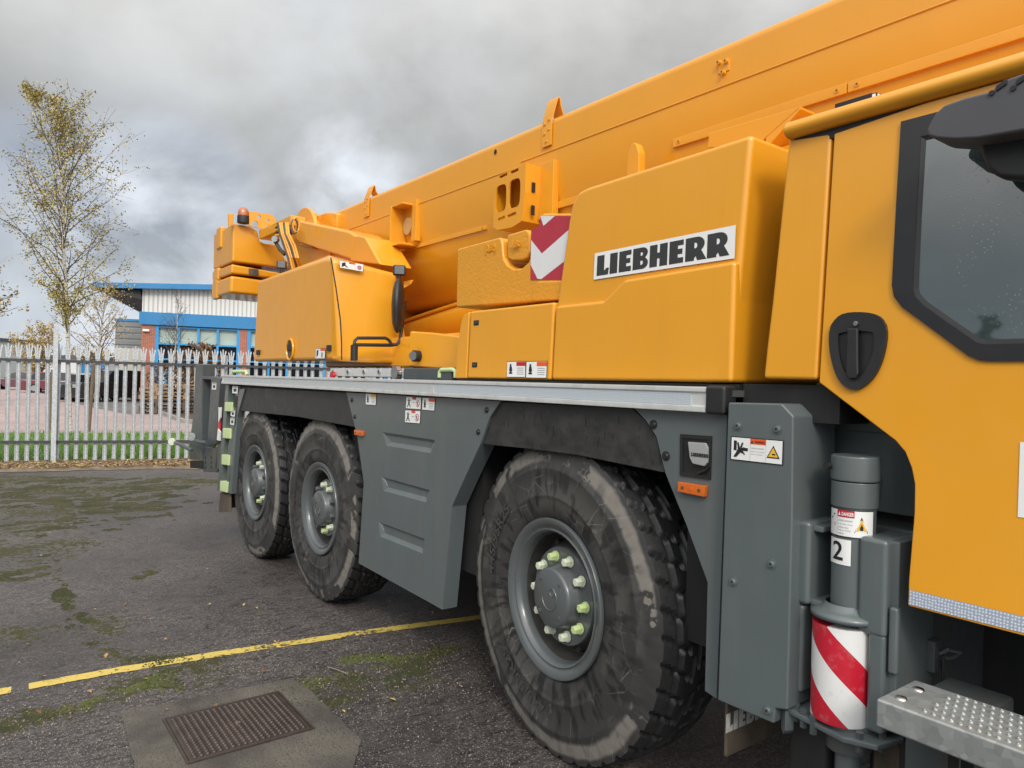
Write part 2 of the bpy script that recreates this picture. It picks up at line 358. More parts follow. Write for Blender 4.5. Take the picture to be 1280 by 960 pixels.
def bolt(parent,p,out=(0,-1,0),r=.011,mat=None,name='bolt'):
    p=Vector(p); out=Vector(out); mb=MB(); mb.cyl(p,p+out*.003,r*1.35,14,mat or M['grey']); mb.cyl(p+out*.003,p+out*.009,r,14,mat or M['grey'],r*.75); mb.cyl(p+out*.0085,p+out*.0095,r*.4,6,M['blk'])
    return mb.build(name,None,parent)
X=Vector((1,0,0));Yv=Vector((0,1,0));Z=Vector((0,0,1))
# ---- chassis frame and underbody
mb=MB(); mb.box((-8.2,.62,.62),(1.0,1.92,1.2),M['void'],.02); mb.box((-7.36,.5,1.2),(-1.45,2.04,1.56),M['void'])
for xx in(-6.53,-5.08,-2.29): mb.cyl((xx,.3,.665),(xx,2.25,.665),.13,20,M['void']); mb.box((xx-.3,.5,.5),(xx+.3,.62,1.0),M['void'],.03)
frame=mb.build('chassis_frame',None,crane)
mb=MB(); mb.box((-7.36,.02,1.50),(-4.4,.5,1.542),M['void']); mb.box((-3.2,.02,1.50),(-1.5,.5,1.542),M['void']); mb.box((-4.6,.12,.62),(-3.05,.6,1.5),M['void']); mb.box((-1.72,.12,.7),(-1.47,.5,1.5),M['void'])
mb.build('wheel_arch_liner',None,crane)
mb=MB(); mb.box((-7.37,.001,1.60),(-1.45,2.54,1.622),M['dgrey']); mb.build('deck_plate',None,crane)
# far side skirt
mb=MB(); mb.box((-4.5,2.45,.55),(-3.0,2.54,1.58),M['grey'],.01); mb.box((-7.3,2.45,1.3),(-4.5,2.54,1.58),M['grey'],.01); mb.box((-3,2.45,1.35),(-1.4,2.54,1.58),M['grey'],.01); mb.build('side_skirt',None,crane)
# ---- aluminium deck rail
xa=-7.37; xb=-1.535
mb=MB(); mb.box((xa,-.026,1.545),(xb,-.001,1.63),M['alu'],.002); mb.box((xa,-.034,1.613),(xb,-.024,1.631),M['alu'],.003); mb.box((xa,-.034,1.545),(xb,-.024,1.566),M['alu'],.003)
rail=mb.build('deck_edge_rail',None,crane)
mb=MB(); mb.box((-3.3,-.0285,1.568),(-1.60,-.0255,1.611),M['retro2']); mb.build('reflective_tape',None,rail)
mb=MB(); mb.box((-7.3,-.0285,1.568),(-3.32,-.0255,1.611),simple('dull_rail_tape',(.52,.55,.56),.5,metal=.2,var=.12,vs=14)); mb.build('reflective_tape',None,rail)
mb=MB(); mb.box((xb,-.04,1.54),(-1.455,.03,1.636),M['black'],.012,3); mb.build('end_cap',None,rail)
mb=MB(); mb.box((-1.455,.06,1.53),(-1.12,.5,1.645),M['void']); mb.build('hood_underside',None,crane)
# ---- grey side panels
def skirt(name,px,holes=(),th=.09,y=0,mat='grey',bev=.004):
    out=[PY(u,v,y) for u,v in px]
    mb=MB()
    if not holes: mb.prism(out,(0,th,0),M[mat],bev,2)
    else:
        fill_holes(mb,out,[[PY(u,v,y) for u,v in h] for h in holes],M[mat]); side(mb,out,(0,th,0),M[mat])
        for h in holes:       # pressed louvres: sharp lip on top, slope coming back out at the bottom
            a,b_,c_,d_=[PY(u,v,y) for u,v in h]; dp=Vector((0,.016,0)); ia=a+dp-Z*.016+X*.03; ib=b_+dp-Z*.016-X*.03; ic=c_+dp+Z*.024-X*.03; id_=d_+dp+Z*.024+X*.03
            mb.faces([a,b_,c_,d_,ia,ib,ic,id_],[(0,1,5,4),(4,5,6,7),(7,6,2,3),(0,4,7,3),(1,2,6,5)],M[mat])
        bmesh.ops.remove_doubles(mb.bm,verts=mb.bm.verts,dist=.0003)
        bmesh.ops.recalc_face_normals(mb.bm,faces=mb.bm.faces)
    return mb.build(name,None,crane,wn=not holes,smooth=not holes)
mid=skirt('side_skirt',[(433,490.5),(625.5,501.5),(612,522),(600.6,555),(581,597),(565,633),(553,762),(448.3,704),(454.7,603),(446.6,546)],
 [[(478,540),(544,550),(539,566.5),(483,557)],[(476.5,595.5),(537,612.5),(533,628),(479.5,613.5)],[(473,652),(530.5,673.5),(528.5,692),(475,670.5)]])
for q in((608.5,512.6),(598,540),(440,500),(443.7,520.8)): bolt(mid,PY(*q,0),mat=M['black'])
front=skirt('side_skirt',[(790,508),(909,516),(902,700),(895.5,874),(880.5,864),(884,728),(857,655),(831,591),(820,546),(807,526)])
for q in((817,530.7),(832.7,570)): bolt(front,PY(*q,0),mat=M['black'],r=.013)
skirt('mudguard',[(302,484),(433,490.5),(441,512),(444,534),(372,521),(296,513),(298,500)],y=.012,th=.3,mat='rub')
skirt('mudguard',[(625.5,502),(790,510),(807,527),(820,547),(831,591),(775,580),(722,569),(660,561),(600.6,555),(612,522)],y=.012,th=.42,mat='rub')
# narrow grey wing edge behind the rear wheel
mb=MB(); a=[PY(u,v,0) for u,v in((300,486),(306,486),(298,514),(289,560),(287,617),(283,616),(285,560),(291,514))]; mb.prism(a,(0,.06,0),M['grey'],.004); mb.build('wing_edge',None,crane)
# corner cover panel (bolted box) in front of the front wheel
yb=-.045
out=[PY(u,v,yb) for u,v in((910,503),(977,504.5),(991.5,520),(990,655),(984,888),(969,886),(967,905),(896.7,875.5))]
mb=MB(); mb.prism(out,(0,.24,0),M['grey'],.006,3); cov=mb.build('corner_cover',None,crane)
for q in((922.8,532.4),(972,536.4),(964.8,705),(916.7,727),(960,888)): bolt(cov,PY(*q,yb),r=.011)
# dirty mudflap with cut-off lettering
mb=MB(); fx=-1.44
mb.box((fx-.012,.0,.42),(fx,.48,.8),M['brown'],.003)
flap=mb.build('mudflap',None,crane)
q_=PX(907,893,fx); w__=Vector((0,.36,0)); h__=Vector((0,0,-.062)); d=Decal(q_,q_+w__,q_+w__+h__,q_+h__,(1,0,0),.002); put(d.mb,logo_polys('LIEBHERR'),lambda x,y:d.P(x,y),simple('worn_white_print',(.40,.40,.38),.7,var=.4,vs=40)); d.build('lettering',flap)
mb=MB(); mb.box((-7.45,.02,.30),(-7.43,.5,.55),M['brown'],.003); mb.build('mudflap',None,crane)
mb=MB(); 
# side lamp recess
ra=[PY(u,v,0) for u,v in((851.5,542.5),(890.5,545),(889,599.5),(851,594))]
mb=MB(); c0=sum(ra,Vector())/4
fill_holes(mb,[p-Yv*.006 for p in ra],[[c0+(p-c0)*.82-Yv*.006 for p in ra]],M['black']); side(mb,[p-Yv*.006 for p in ra],(0,.006,0),M['black'])
inn=[c0+(p-c0)*.82 for p in ra]; side(mb,[p-Yv*.006 for p in inn],(0,.004,0),M['black']); mb.faces([p-Yv*.002 for p in inn],[(0,1,2,3)],M['blk'])
la=mb.build('side_lamp',None,crane,smooth=False)
lo=[PY(u,v,-.006) for u,v in((862,552),(884,553.5),(887,560),(886.5,578),(883,583),(868,579.5),(864.5,572))]
mb=MB(); mb.prism(lo,(0,-.012,0),M['lens'],.004,2); le=mb.build('lens',None,la)
d=Decal(PY(864,565.5,-.019),PY(886,568,-.019),PY(886,572.5,-.019),PY(864,570,-.019),(0,-1,0),.0004); put(d.mb,logo_polys('LIEBHERR'),lambda x,y:d.P(x,y),M['blk']); d.build('lettering',la)
mb=MB(); mb.tube([PY(u,v,-.012) for u,v in((872,592),(884,587),(886,583))],.004,8,M['blk']); mb.build('clip',None,la)
def amber(px,y=0,t=.02):
    a=[PY(u,v,y) for u,v in px]; mb=MB(); mb.prism(a,(0,-t,0),M['amber'],.004,2); o=mb.build('marker_lamp',None,crane)
    c=sum(a,Vector())/4
    for s in(-.6,0,.6):
        mb=MB(); q=c+(a[1]-a[0])*.5*s; mb.cyl(q-Yv*(t),q-Yv*(t+.002),.006,10,M['orgd'] if s==0 else M['brown']); mb.build('lens_screw',None,o)
amber(((851.5,601.5),(886,607),(884.5,621),(851,614)))
amber(((446,537),(456,538.5),(455.7,545),(446,543.5)))
amber(((350,522),(358,523.5),(357.5,530.5),(349.5,529)),.3)
# ---- decals on the skirts
def sheet(px,y=0,k=0,parent=None,kind=0,lift=.0025,head='red',z0=1.63,word=None):
    tl,tr,br,bl=[PY(u,v,y,k,z0) for u,v in px]
    d=Decal(tl,tr,br,bl,(0,-1,0),lift); d.base()
    if kind==0:      # figure left, header, lines
        d.rect(.52,.72,1,.98,M[head],2); d.rect(.12,.2,.3,.32,M['blk'],2); d.ell(.2,.78,.05,.08,M['blk']); d.poly([(.15,.7),(.26,.7),(.3,.4),(.2,.3),(.12,.42)],M['blk'],2)
        for i in range(4): d.rect(.56,.56-i*.13,.93,.60-i*.13,M['greytx'],2)
    if kind==1:      # walking figure + header in middle + prohibition ring
        d.rect(.42,.8,.68,1,M['red'] if head=='red' else M[head],2); d.ell(.19,.82,.035,.06,M['blk']); d.rect(.1,.68,.3,.74,M['blk'],2); d.poly([(.16,.7),(.24,.7),(.25,.42),(.34,.12),(.29,.1),(.2,.36),(.13,.1),(.08,.12),(.15,.42)],M['blk'],2)
        d.rect(.44,.5,.62,.54,M['greytx'],2)
        d.ell(.8,.45,.12,.3,M['red'],2); d.ell(.8,.45,.095,.24,M['wht'],3); d.poly([(.77,.6),(.83,.6),(.82,.3),(.78,.3)],M['blk'],4); d.poly([(.72,.62),(.74,.66),(.89,.29),(.87,.25)],M['red'],5)
    return d.build('warning_sticker',parent or crane)
sheet(((458,492),(470.8,493),(470.2,506.3),(457.8,505.5)),parent=mid,head='yeld')
sheet(((508.6,496),(527,497),(526.3,511.5),(508,510.3)),parent=mid,kind=1)
sheet(((529,497.2),(544.2,498.2),(543.3,513.2),(528.3,512)),parent=mid,head='orgd')
sheet(((507.3,512.8),(526.1,513.8),(525.3,529.2),(506.8,527.7)),parent=mid,kind=1,head='orgd')
# warning label on the corner cover
tl,tr,br,bl=[PY(u,v,yb) for u,v in((915.5,546.3),(979,551.5),(978,580.5),(914.7,573.5))]
d=Decal(tl,tr,br,bl,(0,-1,0)); d.base()
d.rect(.385,.76,.69,1,M['orgd'],2); d.poly([(.40,.8),(.445,.8),(.422,.93)],M['blk'],3); d.text('WARNING',.47,.81,.67,.92,M['blk'],3,.02)
d.rect(.383,0,.387,1,M['greytx'],2); d.rect(.69,0,.693,1,M['greytx'],2)
d.text('CRUSH HAZARD',.40,.55,.66,.61,M['greytx'],2); d.text('Keep out of moving',.40,.40,.66,.46,M['greytx'],2); d.text('parts of machine.',.40,.28,.64,.34,M['greytx'],2)
d.rect(.05,.42,.11,.86,M['blk'],2); d.rect(.2,.42,.34,.56,M['blk'],2); d.poly([(.05,.12),(.11,.12),(.19,.34),(.25,.3),(.27,.24),(.29,.27),(.24,.42),(.28,.56),(.26,.6),(.21,.5),(.25,.78),(.22,.8),(.18,.55),(.15,.8),(.12,.78),(.14,.5),(.11,.36)],M['blk'],3)
d.poly([(.71,.22),(.96,.22),(.835,.78)],M['blk'],2); d.poly([(.742,.27),(.928,.27),(.835,.69)],M['yeld'],3); d.rect(.82,.36,.88,.42,M['blk'],4); d.text('12345',.93,.06,.99,.09,M['greytx'],2) if False else None
d.build('warning_sticker',cov)
# ================================================================ wheels
def tyre_mesh():
    Rr=.672; W=.37; PN=42; sub=8; NA=PN*sub
    # profile (radius, depth along axle from outer flank), side walls bulge
    side_=[(.330,.035),(.342,.02),(.37,.010),(.41,.006),(.425,.0035),(.43,.0005),(.437,.0005),(.442,.003),(.50,-.001),(.535,.0),(.545,-.004),(.553,-.004),(.56,.0),(.60,.006),(.628,.014)]
    tread=[]; K=26
    for i in range(K+1):
        y=.022+(W-.044)*i/K; t=(y-W/2)/(W/2); tread.append((Rr-.018*abs(t)**3,y))
    prof=[(r,y) for r,y in side_]+tread+[(r,W-y) for r,y in reversed(side_)]
    rs=[]
    def g(a,y):
        t=abs(y-W/2)/(W/2); s=1 if y<W/2 else -1
        ph=a*PN/(2*PI)+ (y-W/2)*s*5.0+(.5 if s<0 else 0)
        fr=ph-math.floor(ph); dep=0
        tz=.012*(1 if (ph%2)<1 else -1)
        if fr<.24 and t>.16: dep=.017
        if abs(y-W/2+tz)<.010: dep=.017
        if abs(abs(y-W/2)-.088+tz*.5)<.0085: dep=.019
        if t>.86 and (fr<.28): dep=.012
        return dep
    for (r,y) in prof:
        ring=[]
        intread= r>.64
        for q in range(NA):
            a=2*PI*q/NA; dd=0
            if intread: dd=g(a,y)
            elif .61<r<.64:
                ph=a*PN/(2*PI)+(y-W/2)*(5 if y<W/2 else -5)+(.5 if y>W/2 else 0); dd=.006 if (ph-math.floor(ph))<.30 else 0
            rr=r-dd; ring.append((rr*math.cos(a),y,rr*math.sin(a)))
        rs.append(ring)
    return rs
def wheel(nm='road_wheel'):
    root=empty(nm,(0,0,0)); root.parent=None
    mb=MB(); mb.rings(tyre_mesh(),M['tyre'],False)
    for f in mb.bm.faces:
        c=f.calc_center_median(); rr=math.hypot(c.x,c.z)
        if rr>.644 or (rr>.6 and .03<c.y<.34): f.material_index=mb.mi(M['tread'])
    bmesh.ops.recalc_face_normals(mb.bm,faces=mb.bm.faces)
    ty=mb.build('tyre',None,root,sharp=40,wn=False,origin=(0,0,0))
    # raised sidewall size lettering
    for txt,ac,rad,h in(('445/95R25',-100,.475,.052),('445/95R25',172,.475,.052)):
        mb=MB()
        vf=norm(text_polys(txt,.02)); span=.115*len(txt)*.62
        vs,fs=vf; pos=[]
        for v in vs:
            a=R(ac)-(v.x-.5)*span/.8; rr=rad+(v.y-.5)*h
            pos.append((rr*math.cos(a),-.0045,rr*math.sin(a)))
        # thin raised shells
        bv,ff=mb.faces(pos,fs,M['tyrel'])
        mb.build('sidewall_lettering',None,ty,wn=False,smooth=False)
    # rim
    mb=MB(); pr=[(.333,.03),(.338,.012),(.334,.004),(.324,.003),(.316,.008),(.306,.010),(.300,.020),(.292,.022),(.286,.016),(.279,.020),(.270,.045),(.266,.07)]
    mb.lathe(pr,(0,0,0),(0,1,0),96,M['rim']); bmesh.ops.recalc_face_normals(mb.bm,faces=mb.bm.faces); mb.build('rim',None,root,sharp=50,wn=False,origin=(0,0,0))
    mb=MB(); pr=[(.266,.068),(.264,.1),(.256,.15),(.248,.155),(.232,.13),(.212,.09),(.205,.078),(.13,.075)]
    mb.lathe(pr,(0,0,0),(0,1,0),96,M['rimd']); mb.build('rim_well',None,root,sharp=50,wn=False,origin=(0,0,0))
    mb=MB(); mb.lathe([(.21,.084),(.206,.074),(.13,.070)],(0,0,0),(0,1,0),64,M['rim'])
    for i in range(10):
        a=2*PI*(i+.5)/10; mb.cyl((.225*math.cos(a),.10,.225*math.sin(a)),(.225*math.cos(a),.13,.225*math.sin(a)),.016,16,M['blk'])
    mb.build('wheel_disc',None,root,wn=False,origin=(0,0,0))
    mb=MB(); mb.lathe([(.138,.074),(.136,.055),(.131,.048),(.129,.018),(.124,.008),(.116,.003),(.0,.001)],(0,0,0),(0,1,0),64,M['rim'])
    th=[R(200+230*i/20) for i in range(21)]
    mb.tube([(.052*math.cos(a),.001,.052*math.sin(a)) for a in th],.0028,6,M['rim']); mb.tube([(.016*math.cos(R(18*i))+.012,.001,.016*math.sin(R(18*i))+.03) for i in range(20)],.0028,6,M['rim'],closed=True)
    for a in(60,150,240,330): mb.cyl((.098*math.cos(R(a)),.004,.098*math.sin(R(a))),(.098*math.cos(R(a)),-.001,.098*math.sin(R(a))),.008,10,M['rim'])
    mb.build('hub',None,root,sharp=40,wn=False,origin=(0,0,0))
    for i in range(10):
        a=2*PI*(i+.35)/10; cx,cz=.168*math.cos(a),.168*math.sin(a)
        mb=MB(); mt=M['cap'] if i in(0,3,9) else M['capw']
        mb.cyl((cx,.070,cz),(cx,.063,cz),.024,12,mt); mb.cyl((cx,.063,cz),(cx,.030,cz),.0205,6,mt,.018,bev=.004)
        o=mb.build('lug_nut_cap',None,root,sharp=25)
    return root
M['tyrel']=simple('tyre_lettering',(.055,.053,.05),.6,var=.4,vs=30)
w0=wheel(); 
def setw(w,loc,rz=0,ry=0):
    w.parent=crane; w.location=Vector(loc)-WL[crane.name]; w.rotation_euler=(0,R(ry),R(rz)); return w
setw(w0,(-2.405,.041,.690),-4.3,14); w0.scale=(1.028,1,1.028)
for x,y,rz,ry in((-5.05,.045,0,97),(-6.55,.045,0,205),(-2.381,2.49,180-4.3,40),(-5.05,2.49,180,10),(-6.55,2.49,180,70)):
    w_=setw(dup(w0),(x,y,.672),rz,ry); w_.scale=(1,1,1)
    if y<1:      # on the two rear wheels only some nuts keep their coloured caps
        nuts=[o for o in kids(w_) if o.name.startswith('lug_nut')]
        for o in nuts:
            a_=math.atan2(o.location.z,o.location.x)-R(ry); wx,wz=math.cos(a_),math.sin(a_)
            if not((wz>.75) or (wz<-.55 and wx>0)): o.material_slots[0].link='OBJECT'; o.material_slots[0].material=M['rim']
# ================================================================ engine hood
kH=.035; yH=.03
def H(u,v,y=yH): return PY(u,v,y,kH)
WD=2.44
up=[H(*q,yH+.02) for q in((733,234),(940,167),(918,420),(698,420),(695,382),(710,276),(714,256),(722,240))]
mb=MB(); back=[Vector((p.x,2.5-(p.y),p.z)) for p in up]; mb.loft(up,back,M['yel'],.02,4); hood=mb.build('engine_hood',None,crane,sharp=30)
lw=[H(*q) for q in((689,475),(694,382),(754,375.5),(780,349),(919,325.5),(914,478.5))]
mb=MB(); mb.loft(lw,[Vector((p.x,2.5-p.y,p.z)) for p in lw],M['yel'],.016,4); mb.build('lower_hood',None,crane,sharp=30)
mb=MB(); a=[H(*q,yH+.004) for q in((588,389),(692.3,377.5),(687.6,475),(584,473))]; mb.loft(a,[Vector((p.x,.9,p.z)) for p in a],M['yel'],.012,3); sd=mb.build('locker_door',None,crane,sharp=30)
mb=MB(); a=[H(*q,yH+.008) for q in((569,473),(571,440),(575.5,405),(579,394),(586.3,389.5),(582.6,473))]; mb.loft(a,[Vector((p.x,.9,p.z)) for p in a],M['yel'],.006,3); mb.build('locker_end',None,crane,sharp=30)
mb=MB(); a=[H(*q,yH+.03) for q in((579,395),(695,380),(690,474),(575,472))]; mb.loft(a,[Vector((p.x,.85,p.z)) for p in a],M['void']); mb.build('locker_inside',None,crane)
for u,v in((595.5,403.5),(593.5,456)):
    mb=MB(); c=H(u,v,yH+.004); mb.obox(c,X,Yv,Z,.022,.004,.013,M['black'],.003); mb.obox(c-Yv*.005+X*.004,X,Yv,Z,.010,.003,.006,M['plast'],.002); mb.build('latch',None,sd)
sheet(((634.8,452.3),(657.3,452),(657,471.3),(634.3,471)),yH+.004,kH,sd,0)
sheet(((659,452.3),(684.3,452),(683.3,472.3),(658.3,471.8)),yH+.004,kH,sd,0,head='orgd')
mb=MB(); mb.box((-3.2,.045,1.6),(-1.46,2.4,1.642),M['blk']); mb.build('hood_gap_shade',None,crane)  # black strip added so the gap under the hood reads as shade
# maker's plate
tl,tr,br,bl=[H(*q,yH+.02) for q in((744.5,317),(920.8,281.5),(919.3,323),(743,349.8))]
d=Decal(tl,tr,br,bl,(0,-1,0),.004); d.base(edge=False); put(d.mb,logo_polys('LIEBHERR'),lambda x,y:d.P(.025+.945*x,.12+.755*y,2),M['badge'] if 'badge' in M else simple('badge_black',(.035,.036,.038),.4,var=.1)); d.build('nameplate',hood)
# ================================================================ cab
kC=.05; zC=1.2
def K(u,v,y=0): return PY(u,v,y,kC,zC)
def KW(x,z,y=0): return Vector((x,y+kC*(z-zC),z))
zt=K(1160,124).z
door=[K(*q) for q in((1042.5,167),(1160,127))]+[KW(.3,K(1160,127).z),KW(.3,1.057),K(1134.5,757.5),K(1135.5,725),K(1142.5,640),K(1143,605),K(1139,585),K(1131,565),K(1119,551),K(1023.5,478)]
M['wfr']=simple('window_rubber',(.016,.016,.018),.35,coat=.3,var=.1,vs=8)
glo=[(1152.7,171.5),(1147,270),(1142.7,361.7),(1145,370),(1155,381),(1190,406),(1222,428),(1232,430.5)]
gw=[K(*q) for q in glo]+[KW(.12,K(1232,430.5).z),KW(.12,K(1152.7,171.5).z)]
fro=[(1127.8,152.7),(1121,270),(1116.4,357),(1119,371),(1129,384),(1170,414),(1212,445),(1226,450.5),(1242,451.5)]
fw=[K(*q) for q in fro]+[KW(.2,K(1242,451.5).z),KW(.2,K(1127.8,152.7).z)]
mb=MB(); mb.prism(door,(0,.035,0),M['yel'],.005,2); dr=mb.build('cab_door',None,crane,sharp=30)
mb=MB(); fill_holes(mb,[p-Yv*.008 for p in fw],[[p-Yv*.008 for p in gw]],M['wfr']); side(mb,[p-Yv*.008 for p in fw],(0,.01,0),M['wfr']); side(mb,[p-Yv*.008 for p in gw],(0,.006,0),M['black'])
wf=mb.build('window_frame',None,dr,smooth=False)
gi=[]; c0=sum(gw,Vector())/len(gw)
def inset(poly,d_):
    out=[]; n=len(poly)
    for i in range(n):
        a=poly[i-1];b_=poly[i];c_=poly[(i+1)%n]; e1=(b_-a).normalized(); e2=(c_-b_).normalized(); n1=Vector((e1.z,0,-e1.x)); n2=Vector((e2.z,0,-e2.x)); nn=(n1+n2); nn=nn/max(.3,nn.length)*1.0
        out.append(b_+nn*d_/max(.5,(nn.dot(n1))))
    return out
g2=inset(gw,-.012); 
if (g2[0]-c0).length>(gw[0]-c0).length: g2=inset(gw,.012)
mb=MB(); fill_holes(mb,[p-Yv*.006 for p in gw],[[p-Yv*.003 for p in g2]],M['black']); mb.build('window_seal',None,dr,smooth=False)
mb=MB(); mb.prism([p-Yv*.0025 for p in g2],(0,.002,0),M['glass']); mb.build('window_pane',None,dr,wn=False,smooth=False)
# retro strip
d=Decal(K(1138,737),KW(.25,K(1138,737).z),KW(.25,K(1136,755).z),K(1136,755),(0,-1,0),.002); d.rect(0,0,1,1,M['retro'],0); d.build('reflective_stripe',dr)
d=Decal(K(1275.5,552.5),KW(-.45,K(1275.5,552.5).z),KW(-.45,K(1272.5,646).z),K(1272.5,646),(0,-1,0),.002); d.rect(0,0,1,1,M['wht'],0); d.build('white_sticker',dr)
# door handle
def chaikin(P,n=2):
    for _ in range(n):
        Q=[]
        for i in range(len(P)):
            a=P[i];b_=P[(i+1)%len(P)]; Q+=[(a[0]*.75+b_[0]*.25,a[1]*.75+b_[1]*.25),(a[0]*.25+b_[0]*.75,a[1]*.25+b_[1]*.75)]
        P=Q
    return P
ho=[(1048,397),(1058,391.5),(1074,390),(1092,391.5),(1104,397),(1110.5,410),(1110,428),(1105,450),(1097,468),(1088,479),(1078,486),(1068,487.5),(1057,483),(1048,471),(1042,453),(1038.5,433),(1039,410)]
hi=[(1049,419),(1052,416),(1072,413.5),(1090,414.5),(1095,417),(1094,440),(1088,456),(1081,468),(1074,473),(1066,473),(1058,466),(1051,447)]
ho=chaikin(ho,1); hi=chaikin(hi,1)
mb=MB(); HO=[K(*q)-Yv*.012 for q in ho]; HI=[K(*q)-Yv*.010 for q in hi]; fill_holes(mb,HO,[HI],M['black']); side(mb,HO,(0,.013,0),M['black']); side(mb,HI,(0,.009,0),M['black']); mb.faces([p+Yv*.008 for p in HI],[tuple(range(len(HI)))],M['blk'])
hd=mb.build('handle_recess',None,dr,smooth=False)
gr=[K(*q)-Yv*.012 for q in((1064,411),(1077,411),(1077,440),(1077.5,468),(1074,473.5),(1066,473.5),(1062.5,468),(1063,440))]
mb=MB(); mb.prism(gr,(0,-.012,0),M['black'],.004,3); mb.build('door_handle',None,dr)
p=K(1073,405)-Yv*.012; mb=MB(); mb.cyl(p,p-Yv*.006,.007,16,M['chrome'],bev=.0015); mb.build('lock',None,dr)
# rear cab panel
mb=MB(); a=[K(*q,.004) for q in((985.5,172),(1039.5,165),(1021,475),(953.5,473.5),(958,430),(964,380))]; mb.prism(a,(0,.12,0),M['yel'],.012,4); mb.build('cab_rear_corner',None,crane,sharp=30)
# cab shell, hollow-looking from the far side: body, windscreen, far window
zr=K(1160,124).z
mb=MB(); mb.box((-1.22,.14,1.655),(1.15,2.38,zr),M['void'],.03,3); mb.box((-.82,.12,1.1),(1.15,2.42,1.66),M['void'],.03,3); mb.box((-1.25,2.36,1.655),(1.13,2.44,zr),M['yel'],.02,3)
cab=mb.build('cab_body',None,crane,sharp=30)
mb=MB(); mb.box((1.148,.25,1.75),(1.16,2.25,2.36),M['glass'],.004); mb.build('windscreen',None,crane)
mb=MB(); mb.box((.35,2.375,1.75),(1.0,2.39,2.33),M['glass'],.004); mb.build('far_window',None,crane)
mb=MB(); mb.box((1.15,.2,.7),(1.22,2.3,1.1),M['dgrey'],.03); mb.build('front_bumper',None,crane)
# roof with drip moulding
a=K(985,174); zb=K(1100,150).z+.016; ztop=zb+.062
prof=[(-.012,zb),(-.03,zb+.012),(-.034,zb+.03),(-.022,zb+.048),(.01,zb+.06),(.06,zb+.068),(1.24,zb+.10),(2.42,zb+.068),(2.5,zb+.05),(2.5,zb)]
off=kC*(zb-zC)
mb=MB(); A=[Vector((a.x,off+y,z)) for y,z in prof]; B=[Vector((1.2,off+y,z)) for y,z in prof]; A2=[Vector((p.x+.02 if False else p.x,p.y,p.z)) for p in A]; mb.loft(A2,B,M['yel'],.008,3); roof=mb.build('cab_roof',None,crane,sharp=50)
mb=MB(); mb.box((a.x+.02,off+.004,zb-.03),(1.15,off+.03,zb+.002),M['blk']); mb.build('roof_seal',None,crane)
q=PY(1056,137,.2); mb=MB(); c=PY(1070,131,.2); mb.obox(c,X,Yv,Z,.06,.02,.016,M['blk'],.004); mb.obox(c+X*.062,X,Yv,Z,.012,.018,.014,M['wht'],.004); mb.build('roof_marker_lamp',None,crane)
# mirror bracket and the dark shape of its reflection
def KM(u,v,y): return PY(u,v,y)
ym=-.13
mo=[(1157.5,164),(1160,157),(1169,141),(1180,131),(1205,122),(1240,113),(1245,104),(1262,97),(1280,91)]
pts=[KM(u,v,ym) for u,v in mo]; zz=pts[-1].z
low=[(1280,163),(1240,170),(1222,173),(1195,174.5),(1170,173),(1160,170)]
pl=[KM(u,v,ym) for u,v in low]
ptop=pts+[Vector((-.2,ym,zz+.01)),Vector((-.2,ym,pl[0].z-.03))]+pl
mb=MB(); mb.prism(ptop,(0,.12,0),M['plast'],.018,4); br=mb.build('mirror_arm',None,crane,sharp=40)
for u0,v0,u1,v1 in((1247,112,1258,101),(1272,104,1284,94)):
    mb=MB(); c=PY((u0+u1)/2,(v0+v1)/2,ym); mb.obox(c,X+Z*.5,Yv,Z,.012,.004,.007,M['blk'],.002); mb.build('bracket_recess',None,br)
for u,v in((1240,116.5),(1267,110.5)):
    mb=MB(); c=PY(u,v,ym); mb.cyl(c+Yv*.002,c-Yv*.004,.006,12,M['blk']); mb.build('bracket_bolt',None,br)
mm=[KM(u,v,-.06) for u,v in((1222,172),(1226,195),(1234,212),(1248,222),(1280,224))]
mmp=mm+[Vector((-.2,-.06,mm[-1].z)),Vector((-.2,-.06,mm[0].z+.02))]
mb=MB(); mb.prism(mmp,(0,.05,0),M['black'],.012,3); mb.build('mirror_reflection',None,crane,sharp=40)  # solid black shape added to stand for the mirror's reflection in the pane
# ================================================================ front outrigger
cx,cy=-1.065,.055
zc1=PY(1060,568,cy).z; zc2=PY(1060,600,cy).z
def za(v,u=1050,y=-.02): return PY(u,v,y).z
orig=[]
mb=MB(); mb.box((-1.36,.16,.58),(-.925,2.4,1.235),M['dgrey'],.012); mb.box((-.93,.30,.60),(-.905,2.2,.66),M['void'],.004); beam=mb.build('outrigger_box',None,crane)
mb=MB(); mb.box((-1.3,.24,1.26),(-.80,.28,1.655),M['grey'],.006); mb.box((-1.3,.235,1.50),(-1.02,.25,1.655),M['grey'],.012,3); mb.build('bulkhead',None,crane)
r1=.064
ztop=za(570); z_b=za(602); z_m=za(768); z_s0=za(790); z_s1=za(905,1045)
mb=MB(); mb.cyl((cx,cy,z_b),(cx,cy,ztop),r1+.002,40,M['grey'],bev=.006); mb.cyl((cx,cy,z_b-.075),(cx,cy,z_b-.002),r1-.0005,40,M['grey'],bev=.003); mb.cyl((cx,cy,z_m-.02),(cx,cy,z_b-.07),r1-.006,40,M['grey'])
jack=mb.build('jack_cylinder',None,crane)
mb=MB(); p=PY(1037,582,cy-.05); mb.cyl(p,p+Vector((-.2,-.98,0))*.016,.010,12,M['black']); mb.build('plug',None,jack)
mb=MB(); mb.tube([PY(1090,596,.06),PY(1098,590,.08),PY(1100,600,.1),PY(1098,625,.12)],.006,8,M['dgrey']); mb.cyl(PY(1086,594,.06),PY(1095,591,.07),.011,6,M['dgrey']); mb.build('hose_fitting',None,crane)
